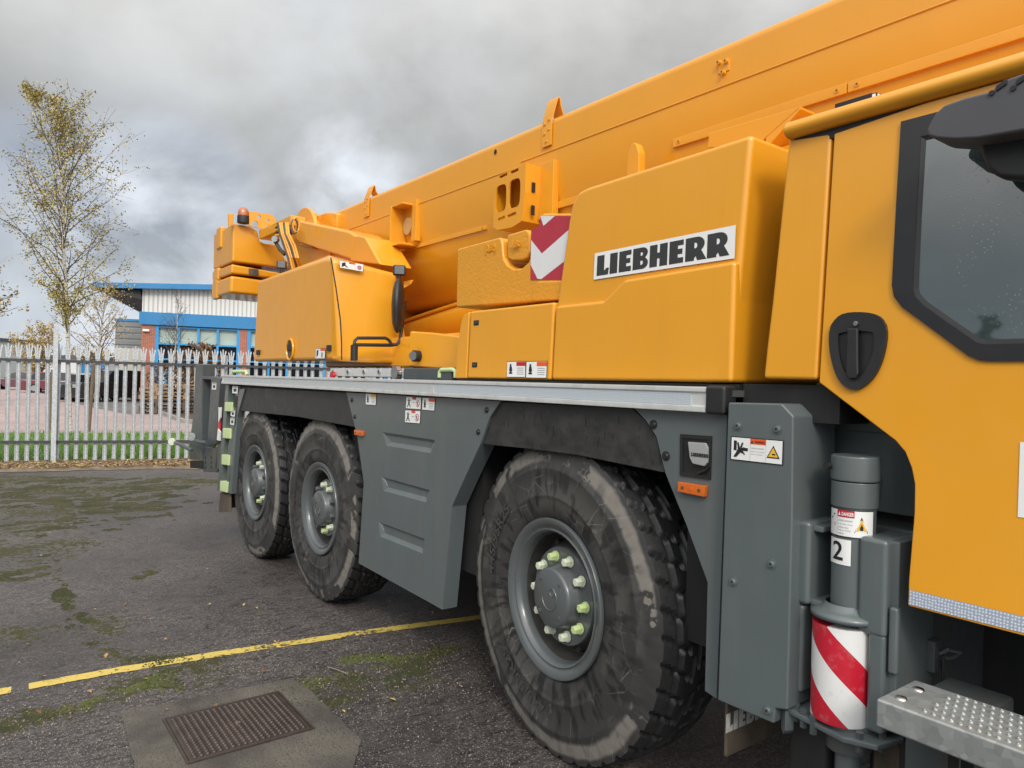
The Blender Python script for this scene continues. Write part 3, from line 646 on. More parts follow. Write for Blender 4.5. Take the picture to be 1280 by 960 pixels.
mb=MB(); mb.lathe([(r1-.006,z_m+.02),(r1+.004,z_m+.008),(r1+.012,z_m),(.098,z_m-.006),(.098,z_m-.02),(.072,z_m-.024)],(cx-.01,cy-.008,0),(0,0,1),48,M['grey']); mb.build('jack_flange',None,crane,wn=False)
# striped cover
m,nt,b=newmat('hazard_stripe'); tc=N(nt,'ShaderNodeTexCoord'); sp=N(nt,'ShaderNodeSeparateXYZ'); L(nt,tc.outputs['Object'],sp.inputs[0])
an=mth(nt,'ARCTAN2',mth(nt,'ADD',mth(nt,'MULTIPLY',sp.outputs[0],.88),mth(nt,'MULTIPLY',sp.outputs[1],.47)),mth(nt,'SUBTRACT',mth(nt,'MULTIPLY',sp.outputs[0],.47),mth(nt,'MULTIPLY',sp.outputs[1],.88)))
t=mth(nt,'ADD',mth(nt,'ADD',sp.outputs[2],mth(nt,'MULTIPLY',an,.078)),1.0+.066)
f=mth(nt,'LESS_THAN',mth(nt,'FRACT',mth(nt,'DIVIDE',t,.212)),.48)
c=mixc(nt,f,(.72,.72,.71),(.50,.012,.03)); c=mixc(nt,ramp(nt,noise(nt,30,5,.7),[(.55,0),(.75,.3)]),c,(.35,.33,.31)); L(nt,c,b.inputs['Base Color']); b.inputs['Roughness'].default_value=.35; b.inputs['Coat Weight'].default_value=.2; M['haz']=m
mb=MB(); mb.cyl((cx-.016,cy-.018,z_s1-.0),(cx-.016,cy-.018,z_s0+.012),.082,56,M['haz'],bev=.002); mb.build('striped_cover',None,crane)
mb=MB(); z=z_s1; mb.cyl((cx,cy,z-.035),(cx,cy,z+.003),.078,40,M['grey'],bev=.006); mb.cyl((cx,cy,z-.09),(cx,cy,z-.03),.062,32,M['dgrey'],bev=.006); mb.cyl((cx,cy,z-.25),(cx,cy,z-.08),.035,24,M['grey'])
pl=[(-.15,-.075),(.04,-.11),(.12,-.075),(.14,.03),(.1,.1),(-.15,.1),(-.18,.0)]
mb.prism([(cx+a_,cy+b_,z-.028) for a_,b_ in pl],(0,0,.016),M['grey'],.004)
mb.prism([(cx-.18,cy-.06,z-.02),(cx-.15,cy-.085,z-.02),(cx-.15,cy-.085,z-.08),(cx-.165,cy-.07,z-.10),(cx-.18,cy-.06,z-.09)],(.012,.03,0),M['grey'],.004)
for a_,b_ in((-.135,-.05),(-.10,-.07),(-.06,-.085),(.07,-.075),(.105,-.02)): mb.cyl((cx+a_,cy+b_,z-.05),(cx+a_,cy+b_,z+.004),.011,6,M['dgrey'])
mb.build('jack_foot',None,crane)
mb=MB(); mb.box((cx-.20,cy+.0,.30),(cx-.06,cy+.2,z_s1-.04),M['hose'],.03,3); mb.box((cx+.03,cy+.05,.3),(cx+.14,cy+.22,z_s1-.03),M['brown'],.02)
for i in range(5): mb.tube([(cx-.2+i*.03,cy-.05,.28+.01*i),(cx-.1+i*.02,cy-.06,.40+.02*math.sin(i*2)),(cx+.02,cy-.03-.01*i,.36),(cx+.1,cy+.05,.30)],.010,8,M['hose'])
mb.tube([(cx-.12,cy-.08,.30),(cx-.05,cy-.09,.46),(cx-.0,cy-.085,.5),(cx+.0,cy-.05,.52)],.006,8,M['galv']); mb.build('hose_bundle',None,crane)
# guides
zg0=za(655,1000,-.05); zg1=za(875,990,-.05); zgm=za(762,1000,-.05)
yg=.0
xa0=PY(985.5,760,yg).x; xa1=PY(1002,760,yg).x; xr0=PY(1083,800,yg).x; xr1=PY(1072,700,yg).x
mb=MB(); mb.box((xa0,yg,zgm),(xa1+.02,.16,zg0),M['grey'],.014,4); mb.box((xa1+.015,yg+.02,zg0-.028),(xa1+.05,.13,zg0-.010),M['grey'],.004); mb.box((xa1+.015,yg+.02,zgm),(xa1+.05,.13,zgm+.018),M['grey'],.004); mb.build('jack_guide',None,crane)
mb=MB(); mb.box((xa0,yg+.01,zg1),(xa1,.16,zgm-.004),M['grey'],.012,3); mb.build('lower_guide',None,crane)
zh0=za(672,1085,yg); zh1=za(915,1085,yg)
zst=za(792,1078,yg); mb=MB(); mb.box((xr1,yg,zst),(xr0+.05,.2,zh0),M['grey'],.014,4); mb.build('upper_guide_flange',None,crane); mb=MB(); mb.box((xr0,yg+.004,zh1),(xr0+.048,.2,zst+.01),M['grey'],.012,4); mb.box((xr0+.04,yg+.03,zh1+.02),(xr0+.07,.25,zh0-.003),M['grey'],.006); mb.build('jack_guide',None,crane)
mb=MB(); mb.box((xr0+.055,yg+.005,za(838,1095,yg)),(xr0+.080,yg+.03,za(755,1095,yg)),M['grey'],.008,3); mb.build('guide_rib',None,crane)
mb=MB(); c=PX(1165,815,-.92); mb.box((-.925,c.y-.03,c.z-.05),(-.90,c.y+.02,c.z+.04),M['dgrey'],.004); mb.tube([c+X*.02,PX(1185,812,-.88),PX(1200,816,-.86),PX(1190,822,-.88),c+X*.02-Z*.01],.006,8,M['dgrey']); mb.tube([c+X*.03,c+X*.03-Z*.1,c+X*.02-Z*.2],.005,8,M['hose']); mb.build('safety_pin',None,crane)
# decals wrapped on the jack cylinder
class CDecal(Decal):
    def __init__(s,ac,a0,a1,z0,z1,rad): s.ac=ac;s.a=(a0,a1);s.z=(z0,z1);s.r=rad;s.mb=MB()
    def P(s,u,v,k=0):
        a=R(s.ac+s.a[0]+(s.a[1]-s.a[0])*u); r=s.r+.0012+k*.0006
        return Vector((cx+r*math.cos(a),cy+r*math.sin(a),s.z[0]+(s.z[1]-s.z[0])*v))
    def text(s,t,u0,v0,u1,v1,mat,k=3,bold=.01):
        vs,fs=norm(text_polys(t,bold)); bm=bmesh.new(); bv=[bm.verts.new(v) for v in vs]
        for f in fs:
            try: bm.faces.new([bv[i] for i in f])
            except ValueError: pass
        for i in range(1,10): bmesh.ops.bisect_plane(bm,geom=bm.verts[:]+bm.edges[:]+bm.faces[:],plane_co=(i/10,0,0),plane_no=(1,0,0))
        bm.verts.index_update(); s.mb.faces([s.P(u0+(u1-u0)*v.co.x,v0+(v1-v0)*v.co.y,k) for v in bm.verts],[[v.index for v in f.verts] for f in bm.faces],mat); bm.free(); return s
    def rect(s,u0,v0,u1,v1,mat,k=1):
        n=max(1,int(abs(u1-u0)*24))
        for i in range(n):
            p=u0+(u1-u0)*i/n;q=u0+(u1-u0)*(i+1)/n; s.poly([(p,v0),(q,v0),(q,v1),(p,v1)],mat,k)
        return s
ac=math.degrees(math.atan2(-2.05,1.065))
rr=r1-.005
zd0=za(672);zd1=za(637)
d=CDecal(ac,-88,55,zd0,zd1,rr); d.rect(0,0,1,1,M['blk'],0); d.rect(.0,.04,.98,.97,M['wht'],1)
d.rect(.30,.72,.62,.97,M['red'],2); d.text('DANGER',.39,.77,.61,.91,M['wht'],3,.03); d.poly([(.32,.77),(.37,.77),(.345,.92)],M['wht'],3)
d.text('CRUSH HAZARD',.33,.57,.59,.63,M['greytx'],2)
for i,tx in enumerate(('Keep clear of jack','until the crane','leg is fully','locked.')): d.text(tx,.32,.44-.11*i,(.60,.52,.57,.44)[i],.495-.11*i,M['greytx'],2)
d.poly([(.62,.2),(.87,.2),(.745,.78)],M['blk'],2); d.poly([(.65,.26),(.84,.26),(.745,.69)],M['yeld'],3); d.ell(.745,.38,.03,.08,M['blk'],4); d.poly([(.715,.3),(.775,.3),(.745,.55)],M['blk'],4)
d.poly([(.10,.62),(.22,.82),(.24,.8),(.14,.6)],M['blk'],2); d.poly([(.06,.42),(.24,.50),(.24,.36)],M['blk'],2); d.rect(.295,.04,.3,.97,M['greytx'],2)
d.build('warning_sticker',jack)
zn0=za(706,1045);zn1=za(674,1045)
d=CDecal(ac,-78,-6,zn0,zn1,rr); d.rect(0,0,1,1,M['wht'],0); d.text('2',.24,.16,.72,.9,M['blk'],1,.015); d.build('number_plate_two',jack,)
# ---- galvanised step
zs=PY(1095,873,-.26).z; zs2=PY(1094,908,-.26).z; xs=PY(1095,873,-.26).x
mb=MB(); mb.box((xs,-.26,zs2),(-.05,-.06,zs),M['galv'],.006,3)
nx=0
for i in range(36):
    for j in range(6):
        px=xs+.10+i*.0185+(.009 if j%2 else 0); py=-.235+j*.031
        if px<-.1: mb.lathe([(.0058,-.001),(.0048,.003),(.003,.0036),(.0025,.0005)],(px,py,zs),(0,0,1),8,M['galv'])
for px,py in((xs+.035,-.21),(xs+.035,-.12)): mb.lathe([(.014,0),(.012,.004),(.0,.005)],(px,py,zs),(0,0,1),14,M['chrome'])
st=mb.build('access_step',None,crane,sharp=40)
mb=MB(); mb.box((-.86,-.06,.45),(-.70,.2,zs2+.01),M['dgrey'],.01); mb.box((-.72,-.16,.60),(-.69,-.08,zs2),M['void'],.003); mb.build('step_bracket',None,crane)
# ================================================================ boom
yb0=.85; yc=1.27; hw=yc-yb0
prof=[]
zt_=3.285
for a in range(0,91,15): prof.append((yb0+.05-.05*math.sin(R(a)) if False else yb0+.05*(1-math.cos(R(90-a))) ,zt_-.05+.05*math.sin(R(90-a))))
prof=[(yb0+.05*(1-math.cos(R(a))) ,zt_-.05+.05*math.sin(R(a))) for a in (90,72,54,36,18,0)]   # top corner, outwards
for i in range(0,19):
    a=R(i*5); prof.append((yc-hw*math.cos(a) if i<18 else yc,3.03-.79*math.sin(a)))
half=[(y,z) for y,z in prof]; full=half+[(2*yc-y,z) for y,z in reversed(half[:-1])]
x0=-6.86;x1=3.2
mb=MB(); mb.loft([Vector((x0+(z-2.3)*-.0,y,z)) for y,z in full],[Vector((x1,y,z)) for y,z in full],M['yel']); boom=mb.build('boom',None,crane,sharp=22)
# inner telescopic section head and front end beyond the cab
mb=MB(); mb.box((3.2,.92,2.4),(3.35,1.62,3.2),M['yel'],.02); mb.build('boom_head',None,crane)
mb=MB(); mb.tube([(x0,yb0-.001,3.045),(-3.75,yb0-.001,3.045)],.0045,8,M['yel']); mb.tube([(-3.75,yb0-.001,3.072),(x1,yb0-.001,3.072)],.0045,8,M['yel']); mb.build('weld_seam',None,boom)
def ysurf(z):
    best=None
    for (ya,za_),(yb_,zb_) in zip(half,half[1:]):
        if min(za_,zb_)<=z<=max(za_,zb_) and za_!=zb_: return ya+(yb_-ya)*(z-za_)/(zb_-za_)
    return yb0
def strip(xa_,xb_,zc_,h,name='guide_strip'):
    y=ysurf(zc_); mb=MB(); mb.box((xa_,y-.013,zc_-h/2),(xb_,y+.02,zc_+h/2),M['yel'],.003); o=mb.build(name,None,boom)
    for xx in(xa_+.04,xb_-.04): 
        q=MB(); q.cyl((xx,y-.012,zc_),(xx,y-.017,zc_),.010,12,M['yel']); q.cyl((xx,y-.0165,zc_),(xx,y-.0175,zc_),.005,8,M['brown']); q.build('strip_bolt',None,o)
strip(-5.95,-5.55,2.70,.03); strip(-5.545,-4.17,2.715,.03); strip(-3.60,-2.62,2.73,.045)
strip(-2.47,-1.555,2.872,.045); strip(-1.55,3.0,2.872,.045)
# strap hoops standing above the boom
def hoop(uv,peak,foot,w=.045):
    p0=PY(*uv,yb0-.006); x=p0.x; zk=PY(*peak,yb0+.02).z; yf=yb0+.10
    path=[(yb0-.010,p0.z),(yb0-.010,3.26),(yb0+.012,zk-.05),(yb0+.022,zk-.015),(yb0+.032,zk-.002),(yb0+.042,zk-.015),(yb0+.052,zk-.05),(yf+.0,zt_-.01)]
    mb=MB(); t=.008
    rs=[]
    for i,(y,z) in enumerate(path):
        a=Vector((0,*path[max(0,i-1)]));b_=Vector((0,*path[min(len(path)-1,i+1)])); d_=(b_-a).normalized(); n_=Vector((0,-d_.z,d_.y)); c=Vector((x+ (z-3.26)*.1 if z>3.26 else x,y,z)); 
        rs.append([c-X*w-n_*t/2,c+X*w-n_*t/2,c+X*w+n_*t/2,c-X*w+n_*t/2])
    mb.rings(rs,M['yel']); o=mb.build('strap_hoop',None,boom,sharp=30)
    mb=MB()
    for dx,dz in((-.02,.08),(.02,.10),(-.02,.14),(.02,.16),(0,.03)):
        c=Vector((x+dx,yb0-.014,p0.z+dz)); mb.cyl(c,c-Yv*.008,.008,10,M['yel']); 
    mb.build('hoop_bolts',None,o)
hoop((684,183),(699,119),(705,139)); hoop((458.5,271),(471,229),(476,242),.05)
# slotted bracket
def BP(u,v,y): return PY(u,v,y)
yb1=.70
out=[BP(*q,yb1) for q in((619,221.5),(657.5,203.5),(656,240),(652.5,276),(640,284),(622,287.5),(616.5,284),(617,255))]
ex=BP(640,240,yb1); dirx=(out[1]-out[0]).normalized()
def pbl(cu,cv,hw_,hh): 
    c=BP(cu,cv,yb1); return pill(c,X,Z,hw_,hh)
def rr_(cu,cv,a,b_):
    c=BP(cu,cv,yb1); return [c+X*(a*math.copysign(abs(math.cos(t))**.5,math.cos(t)))+Z*(b_*math.copysign(abs(math.sin(t))**.5,math.sin(t))) for t in [2*PI*k/28+.05 for k in range(28)]]
holes=[rr_(626,248,.058,.088),rr_(643,241.5,.060,.090)]
sl=[]
for a_,b_ in (((624,222),(634,217)),((638,216),(648,211.5)),((622,275),(631,271)),((634,270.5),(645,266))):
    A=BP(*a_,yb1);B=BP(*b_,yb1); w=Vector((0,0,.009)); sl.append([A-w,B-w,B+w,A+w])
mb=MB(); fill_holes(mb,out,holes+sl,M['yel']); fill_holes(mb,[p+Yv*.012 for p in out],[[q+Yv*.012 for q in h] for h in holes+sl],M['yel'])
for h in holes+sl: side(mb,h,(0,.012,0),M['yel'])
side(mb,out,(0,.20,0),M['yel']); bmesh.ops.remove_doubles(mb.bm,verts=mb.bm.verts,dist=.0002)
brk=mb.build('slotted_bracket',None,boom,smooth=False)
mb=MB(); q0=out[1]; q1=out[3]; mb.box((q0.x-.02,yb0-.03,q1.z+.02),(q0.x+.12,yb0+.02,q0.z+.02),M['yel'],.006); mb.build('bracket_arm',None,brk)
for zz in(q1.z+.07,q0.z-.14): mb=MB(); mb.box((q0.x-.002,yb1+.05,zz-.03),(q0.x+.004,yb1+.075,zz+.03),M['blk']); mb.build('bracket_slot',None,brk)
# small bracket with a round pad
c=PY(495,281,.76); mb=MB(); mb.box((c.x-.035,.72,c.z-.17),(c.x-.02,.87,c.z+.15),M['yel'],.004); mb.box((c.x-.035,.71,c.z-.185),(c.x+.16,.87,c.z-.165),M['yel'],.004); mb.box((c.x-.035,.73,c.z+.14),(c.x+.16,.87,c.z+.155),M['yel'],.004); mb.box((c.x+.15,.82,c.z-.15),(c.x+.22,.87,c.z+.18),M['yel'],.004)
pb=mb.build('pad_bracket',None,boom)
mb=MB(); mb.cyl((c.x+.06,.86,c.z-.01),(c.x+.06,.83,c.z-.01),.07,28,simple('worn_pad',(.50,.32,.13),.5)); mb.build('pad',None,pb)
mb=MB(); 
for dx in(-.28,-.20,-.12): mb.box((c.x+dx,.838,c.z-.05),(c.x+dx+.012,.852,c.z+.14),M['yel'])
mb.build('pad_bracket_ribs',None,pb)
# three weld studs, port hole, lifting lug, gusset plate
mb=MB()
for u,v in((900,79),(909,77),(905,91)):
    q=PY(u,v,yb0-.002); mb.cyl(q,q-Yv*.02,.013,12,M['yel'],.010); mb.cyl(q-Yv*.0195,q-Yv*.021,.005,8,M['brown'])
q=PY(905,84,yb0-.002); mb.obox(q,X,Yv,Z,.032,.004,.025,M['yel'],.004); mb.build('stud_boss',None,boom)
mb=MB(); q=PY(619.5,190,yb0-.001); mb.cyl(q+Yv*.001,q-Yv*.002,.018,20,M['blk']); mb.cyl(q+Yv*.001,q-Yv*.0015,.022,20,M['yel']); mb.build('drain_hole',None,boom)
for uu,vt in((791,178),):
    q=PY(uu,200,.70); t=PY(uu,vt,.70); mb=MB(); pts=[(q.x-.045,q.z-.16),(q.x+.045,q.z-.16),(q.x+.042,t.z-.06),(q.x+.02,t.z-.01),(q.x,t.z),(q.x-.02,t.z-.01),(q.x-.042,t.z-.06)]
    mb.prism([Vector((a,.70,b_)) for a,b_ in pts],(0,.05,0),M['yel'],.008); mb.build('lifting_lug',None,crane)
mb=MB(); a=[PY(u,v,.55) for u,v in((884,185),(886,166),(1001,133),(957,172),(950,180))]; mb.prism(a,(0,.02,0),M['yel'],.004); mb.build('gusset_plate',None,crane)
mb=MB(); a=[PY(u,v,.55) for u,v in((1001,133),(957,172))]; mb.prism([a[0],a[1],a[1]-Z*.05,a[0]-Z*.01],(0,.2,0),M['yel'],.003); mb.build('gusset_plate',None,crane)
mb=MB(); mb.box((-1.9,.6,2.3),(-1.2,1.9,2.62),M['yel'],.03); mb.build('boom_rest',None,crane)
# ================================================================ ballast block behind the hood
yk=.10
def KB(u,v,y=yk): return PY(u,v,y,.02)
blk=[KB(*q) for q in((571.5,311),(624,296.5),(627,300),(629,322),(634,331),(642,336),(652,335),(660,328),(664,318),(664.5,290),(668,285.5),(674,281.5),(675,271),(678,266.5),(707,266.5),(722,266.5),(712,374),(570,384.5))]
mb=MB(); mb.prism(blk,(0,.62,0),M['cast'],.014,4,25); bb=mb.build('ballast_block',None,crane,sharp=30)
a=[KB(*q,yk+.012) for q in((633.5,293.5),(657,286.5),(661.5,290),(662.5,315),(658,323),(652,325.5),(639,325.5),(634,322))]
mb=MB(); mb.prism(a,(0,.5,0),M['cast'],.010,3,25); kb=mb.build('ballast_insert',None,crane,sharp=30)
a=[KB(*q,yk-.0) for q in((668,361),(674,352),(704,351),(704,375),(666,377))]; mb=MB(); mb.prism([p-Yv*.012 for p in a],(0,.02,0),M['cast'],.008,3); mb.build('ballast_foot',None,crane)
def words(t,p,w,h,mat,par,nm='cast_lettering'):
    tl,tr,br,bl=[KB(*q) for q in p]; d=Decal(tl,tr,br,bl,(0,-1,0),.001); put(d.mb,norm(text_polys(t,.02)),lambda x,y:d.P(x,y,1),mat); 
    g=bmesh.ops.extrude_face_region(d.mb.bm,geom=list(d.mb.bm.faces)); bmesh.ops.translate(d.mb.bm,vec=(0,-.004,0),verts=[v for v in g['geom'] if isinstance(v,bmesh.types.BMVert)]); d.build(nm,par)
words('(0,6t)',((606.5,306.5),(620,304),(620,316),(606.5,318.5)),1,1,M['cast'],bb)
words('4,8t',((638,301),(650,298.5),(650,309.5),(638,312)),1,1,M['cast'],kb)
# chevron film on the block
tl,tr,br,bl=[KB(*q) for q in((665,268),(711,269.5),(699.5,349.5),(662.5,350))]
P8=lambda L_:[KB(*q)-Yv*.0025 for q in L_]
mb=MB(); mb.faces(P8([(676,270),(718,270),(705,349.5),(663.5,350),(664.5,287),(670,285),(675,281)]),[tuple(range(7))],M['redchev'])
mb.faces([p-Yv*.0008 for p in P8([(676,270),(694.5,270),(680,282.5)])],[(0,1,2)],M['whtchev'])
mb.faces([p-Yv*.0008 for p in P8([(664.6,300),(678,317),(712,287),(707,326),(677,349.2),(672.5,348.6),(664,331)])],[tuple(range(7))],M['whtchev'])
mb.build('chevron_film',None,bb,smooth=False)
# ================================================================ superstructure
mb=MB(); mb.box((-6.2,.55,1.72),(-3.2,2.1,1.95),M['yel'],.02); mb.box((-6.2,1.42,1.72),(-3.3,1.5,2.48),M['void'],.02); mb.box((-6.3,1.46,1.72),(-3.3,1.54,2.55),M['yel'],.02)  # near-black plate added behind the ram, standing in for shade in the gap
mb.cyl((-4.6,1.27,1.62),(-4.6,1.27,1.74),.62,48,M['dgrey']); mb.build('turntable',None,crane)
mb=MB(); a=[PY(*q,.5) for q in((512,413.5),(540,415.5),(584,421),(584,462),(545,461),(510,458))]; mb.prism(a,(0,.5,0),M['yel'],.015,3); mb.build('turntable_side',None,crane)
c=PY(519,445,.47); mb=MB(); mb.cyl(c+Yv*.05,c-Vector((-.4,.9,0))*.02,.04,24,M['black']); cl=mb.build('work_lamp',None,crane); mb=MB(); n_=Vector((.4,-.9,0)).normalized(); mb.cyl(c+n_*.015,c+n_*.03,.032,24,M['dlens'],bev=.004); mb.build('lens',None,cl)
# luffing ram
mb=MB(); mb.cyl((-6.0,1.2,2.02),(-4.0,1.2,2.24),.15,36,M['yel']); mb.cyl((-4.0,1.2,2.24),(-2.6,1.2,2.39),.09,28,M['chrome']); mb.tube([(-5.9,1.06,2.12),(-5.3,1.06,2.19),(-4.6,1.06,2.26)],.014,8,M['yel']); mb.build('luffing_ram',None,crane)
# driver's cab of the upper part, far side
mb=MB(); mb.box((-4.9,1.85,1.8),(-3.4,2.5,2.78),M['yel'],.04,3); oc=mb.build('operator_cab',None,crane); mb=MB(); mb.box((-3.42,1.92,2.1),(-3.39,2.44,2.75),M['glass'],.004); mb.box((-4.75,2.49,2.1),(-3.6,2.51,2.75),M['glass'],.004); mb.build('cab_windows',None,oc)
# machinery housing (side box)
bt=[PY(316,452,.1),PY(415,450.6,.1),PX(427,450.6,-4.95),PX(514,456,-4.87)]
tp=[PY(322,350.5,.13),PY(407,322.3,.13),PX(415,322.3,-5.0),PX(496,341,-5.0)]
bt+=[Vector((bt[-1].x-.6,bt[-1].y+.02,bt[-1].z)),Vector((bt[0].x,.72,bt[0].z))]; tp+=[Vector((tp[-1].x-.6,tp[-1].y+.02,tp[-1].z)),Vector((tp[0].x,.72,tp[0].z))]
mb=MB(); mb.loft(bt,tp,M['yel'],.035,5); hs=mb.build('machinery_housing',None,crane,sharp=32)
# panel gap
mb=MB(); ga=[PX(u,v,-4.925) for u,v in((413.5,322),(420,360),(425.5,400),(427,430),(427,450))]; mb.tube(ga,.0045,6,M['blk']); mb.build('panel_gap',None,hs)
def hside(px,name='warning_sticker',kind=0,head='orgd'):
    tl,tr,br,bl=[PY(*q,.096) for q in px]; d=Decal(tl,tr,br,bl,(0,-1,0),.006); d.base(); d.rect(.5,.75,1,1,M[head],2); d.poly([(.1,.8),(.3,.9),(.25,.3),(.1,.1)],M['blk'],2); d.rect(.6,.1,.8,.6,M['greytx'],2); d.build(name,hs)
hside(((396,436),(407.5,435.5),(407,448),(395.5,448)))
for (u,v,w) in ((323,440.5,.035),(411.5,435,.03)):
    mb=MB(); c=PY(u,v,.096); mb.obox(c,X,Yv,Z,w,.012,.022,M['black'],.004); mb.build('latch',None,hs)
c=PY(363,437,.098); mb=MB(); ol=pill(c-Yv*.002,X,Z,.075,.062 if False else .085,8); 
mb.faces(ol,[tuple(range(len(ol)))],M['brown']); side(mb,[p-Yv*.002 for p in ol],(0,.002,0),M['yel']); hx=mb.build('grab_recess',None,hs,smooth=False)
mb=MB(); mb.tube([p-Yv*.002 for p in ol],.010,8,M['yel'],closed=True); mb.build('recess_rim',None,hx)
mb=MB(); mb.obox(c-Yv*.006+Z*.02,X,Yv,Z,.055,.006,.025,M['black'],.004); mb.build('grab_handle',None,hx)
# sticker on the front of the housing
tl,tr,br,bl=[PX(*q,-4.965) for q in((423.5,325.7),(454,330.7),(453,339.5),(424.5,334.5))]; d=Decal(tl,tr,br,bl,(1,0,0),.006); d.base(); d.rect(.4,.75,.65,1,M['orgd'],2); d.poly([(.1,.7),(.25,.9),(.25,.5),(.38,.1),(.2,.35),(.08,.1)],M['blk'],2); d.ell(.84,.45,.09,.3,M['red'],2); d.ell(.84,.45,.06,.2,M['greytx'],3); d.build('warning_sticker',hs)
xf=-4.80
mb=MB(); mb.tube([PX(u,v,xf+.02) for u,v in((442.5,431),(443.5,426),(447,422.5),(482,422.5),(486,425),(490,431))],.012,8,M['black'])
mb.tube([PX(u,v,xf) for u,v in((444,431),(489,431.5),(496,430.5),(500,425),(502,412),(505,386),(505,378))],.013,8,M['black'])
mb.cyl(PX(443,431,xf),PX(442.5,451,xf),.026,12,M['black'],bev=.006); mb.cyl(PX(504.5,377,xf),PX(505,384,xf),.022,10,M['black']); arm=mb.build('mirror_bracket',None,crane)
c=PX(497.5,382,xf+.02); mb=MB(); dn=Vector((.25,-.0,0))
ax=Vector((.55,.83,.05)).normalized(); rs=[]
for i in range(9):
    t=-1+2*i/8; rs.append((max(.001,math.sqrt(max(0,1-t*t))),t*.05))
u_=Vector((0,0,1)); w_=ax.cross(u_).normalized(); ring=[]
for rr_,h in rs: ring.append([c+ax*h+(u_*(math.cos(q*2*PI/24)*.205)+w_*(math.sin(q*2*PI/24)*.13))*rr_ for q in range(24)])
mb.rings(ring,M['black']); mb.build('side_mirror',None,crane,wn=False,sharp=60)
def worklight(c,s,nrm):
    nrm=Vector(nrm).normalized(); w=nrm.cross(Z).normalized(); mb=MB(); mb.obox(c,w,nrm,Z,s,s*.45,s*.85,M['black'],s*.25,3); mb.cyl(c-Z*s*.8,c-Z*s*1.7,s*.28,10,M['black']); o=mb.build('work_light',None,crane); mb=MB(); mb.obox(c+nrm*s*.46,w,nrm,Z,s*.75,s*.03,s*.62,M['dlens'],s*.02); mb.build('lens',None,o)
worklight(PX(499,338,-4.85),.047,(.9,-.4,0)); worklight(PX(352,331,-6.7),.045,(.9,-.4,0))
mb=MB(); a=[PX(u,v,-5.2) for u,v in((505,352),(517,349.5),(514,355),(505,360))]; mb.prism(a,(-.02,0,0),M['yeld']); mb.build('bracket_tab',None,crane)
# ---- superstructure arm
ya=.5
mb=MB(); a=[PY(*q,ya) for q in((362,275.5),(366,274),(436,289),(444,294),(438,324),(373,303),(363,292))]; mb.prism(a,(0,.28,0),M['yel'],.02,4); mb.build('superstructure_arm',None,crane,sharp=30)
mb=MB(); a=[PY(*q,ya) for q in((443,294.5),(448,294),(456,296),(476,331),(437,326))]; mb.prism(a,(0,.28,0),M['yel'],.014,3); mb.build('arm_gusset',None,crane,sharp=30)
mb=MB(); a=[PY(*q,.62) for q in((372,304),(440,322),(436,345),(396,350),(372,345))]; mb.prism(a,(0,.3,0),M['yel'],.02,3); mb.cyl(PY(404,322,.6),PY(404,322,.6)+Yv*.1,.16,32,M['yel']); mb.build('winch_frame',None,crane)
mb=MB(); a=[PY(*q,.75) for q in((372,275),(388,265.5),(391,265),(391,280),(376,282))]; mb.prism(a,(0,.05,0),M['yel'],.01); mb.build('boom_pivot_plate',None,crane)
mb=MB(); a=[PY(*q,.8) for q in((392,270),(407,265),(413,265),(421,266),(420,285),(410,285),(392,280))]; mb.prism(a,(0,.8,0),M['yel'],.02,3); mb.build('boom_foot',None,crane,sharp=30)
mb=MB(); mb.box((-7.7,.75,2.15),(-5.9,1.8,2.9),M['yel'],.03); mb.cyl((-7.2,.7,3.0),(-7.2,1.75,3.0),.26,36,M['yel']); mb.cyl((-7.2,.68,3.0),(-7.2,.72,3.0),.36,36,M['yel'],bev=.01); mb.build('winch',None,crane)
mb=MB()
for i in range(6):
    o=i*.012; mb.tube([PX(347+i*2.6,279,-7.0+o),PX(350+i*2.2,292,-6.95+o*2),PX(355+i*2.8,308,-6.9+o*3),PX(360+i*2.5,322,-6.85+o*3),PX(363+i*3,338,-6.8)],.011,8,M['yel'] if i%3 else M['brown'])
for i in range(4): mb.tube([PX(345,285+i*3,-7.1),PX(352,281+i*4,-7.0),PX(360,284+i*6,-7.05),PX(364,293+i*5,-7.0)],.011,8,M['yel'] if i%2 else M['hose'])
mb.cyl(PX(346,300,-7.1),PX(346,300,-7.1)+Vector((.05,-.04,0)),.03,16,M['galv']); mb.tube([PX(343,300,-7.1),PX(350,312,-7.05),PX(356,318,-7.0)],.02,8,M['brown'])
mb.build('hydraulic_hoses',None,crane)
mb=MB()
for k in range(2):
    pts=[PX(368+k*2+4*math.cos(t*PI/8),283+9*math.sin(t*PI/8)-2*k,-6.6) for t in range(16)]; mb.tube(pts,.009,6,M['yel'] if k else M['brown'],closed=True)
mb.build('hose_loop',None,crane)
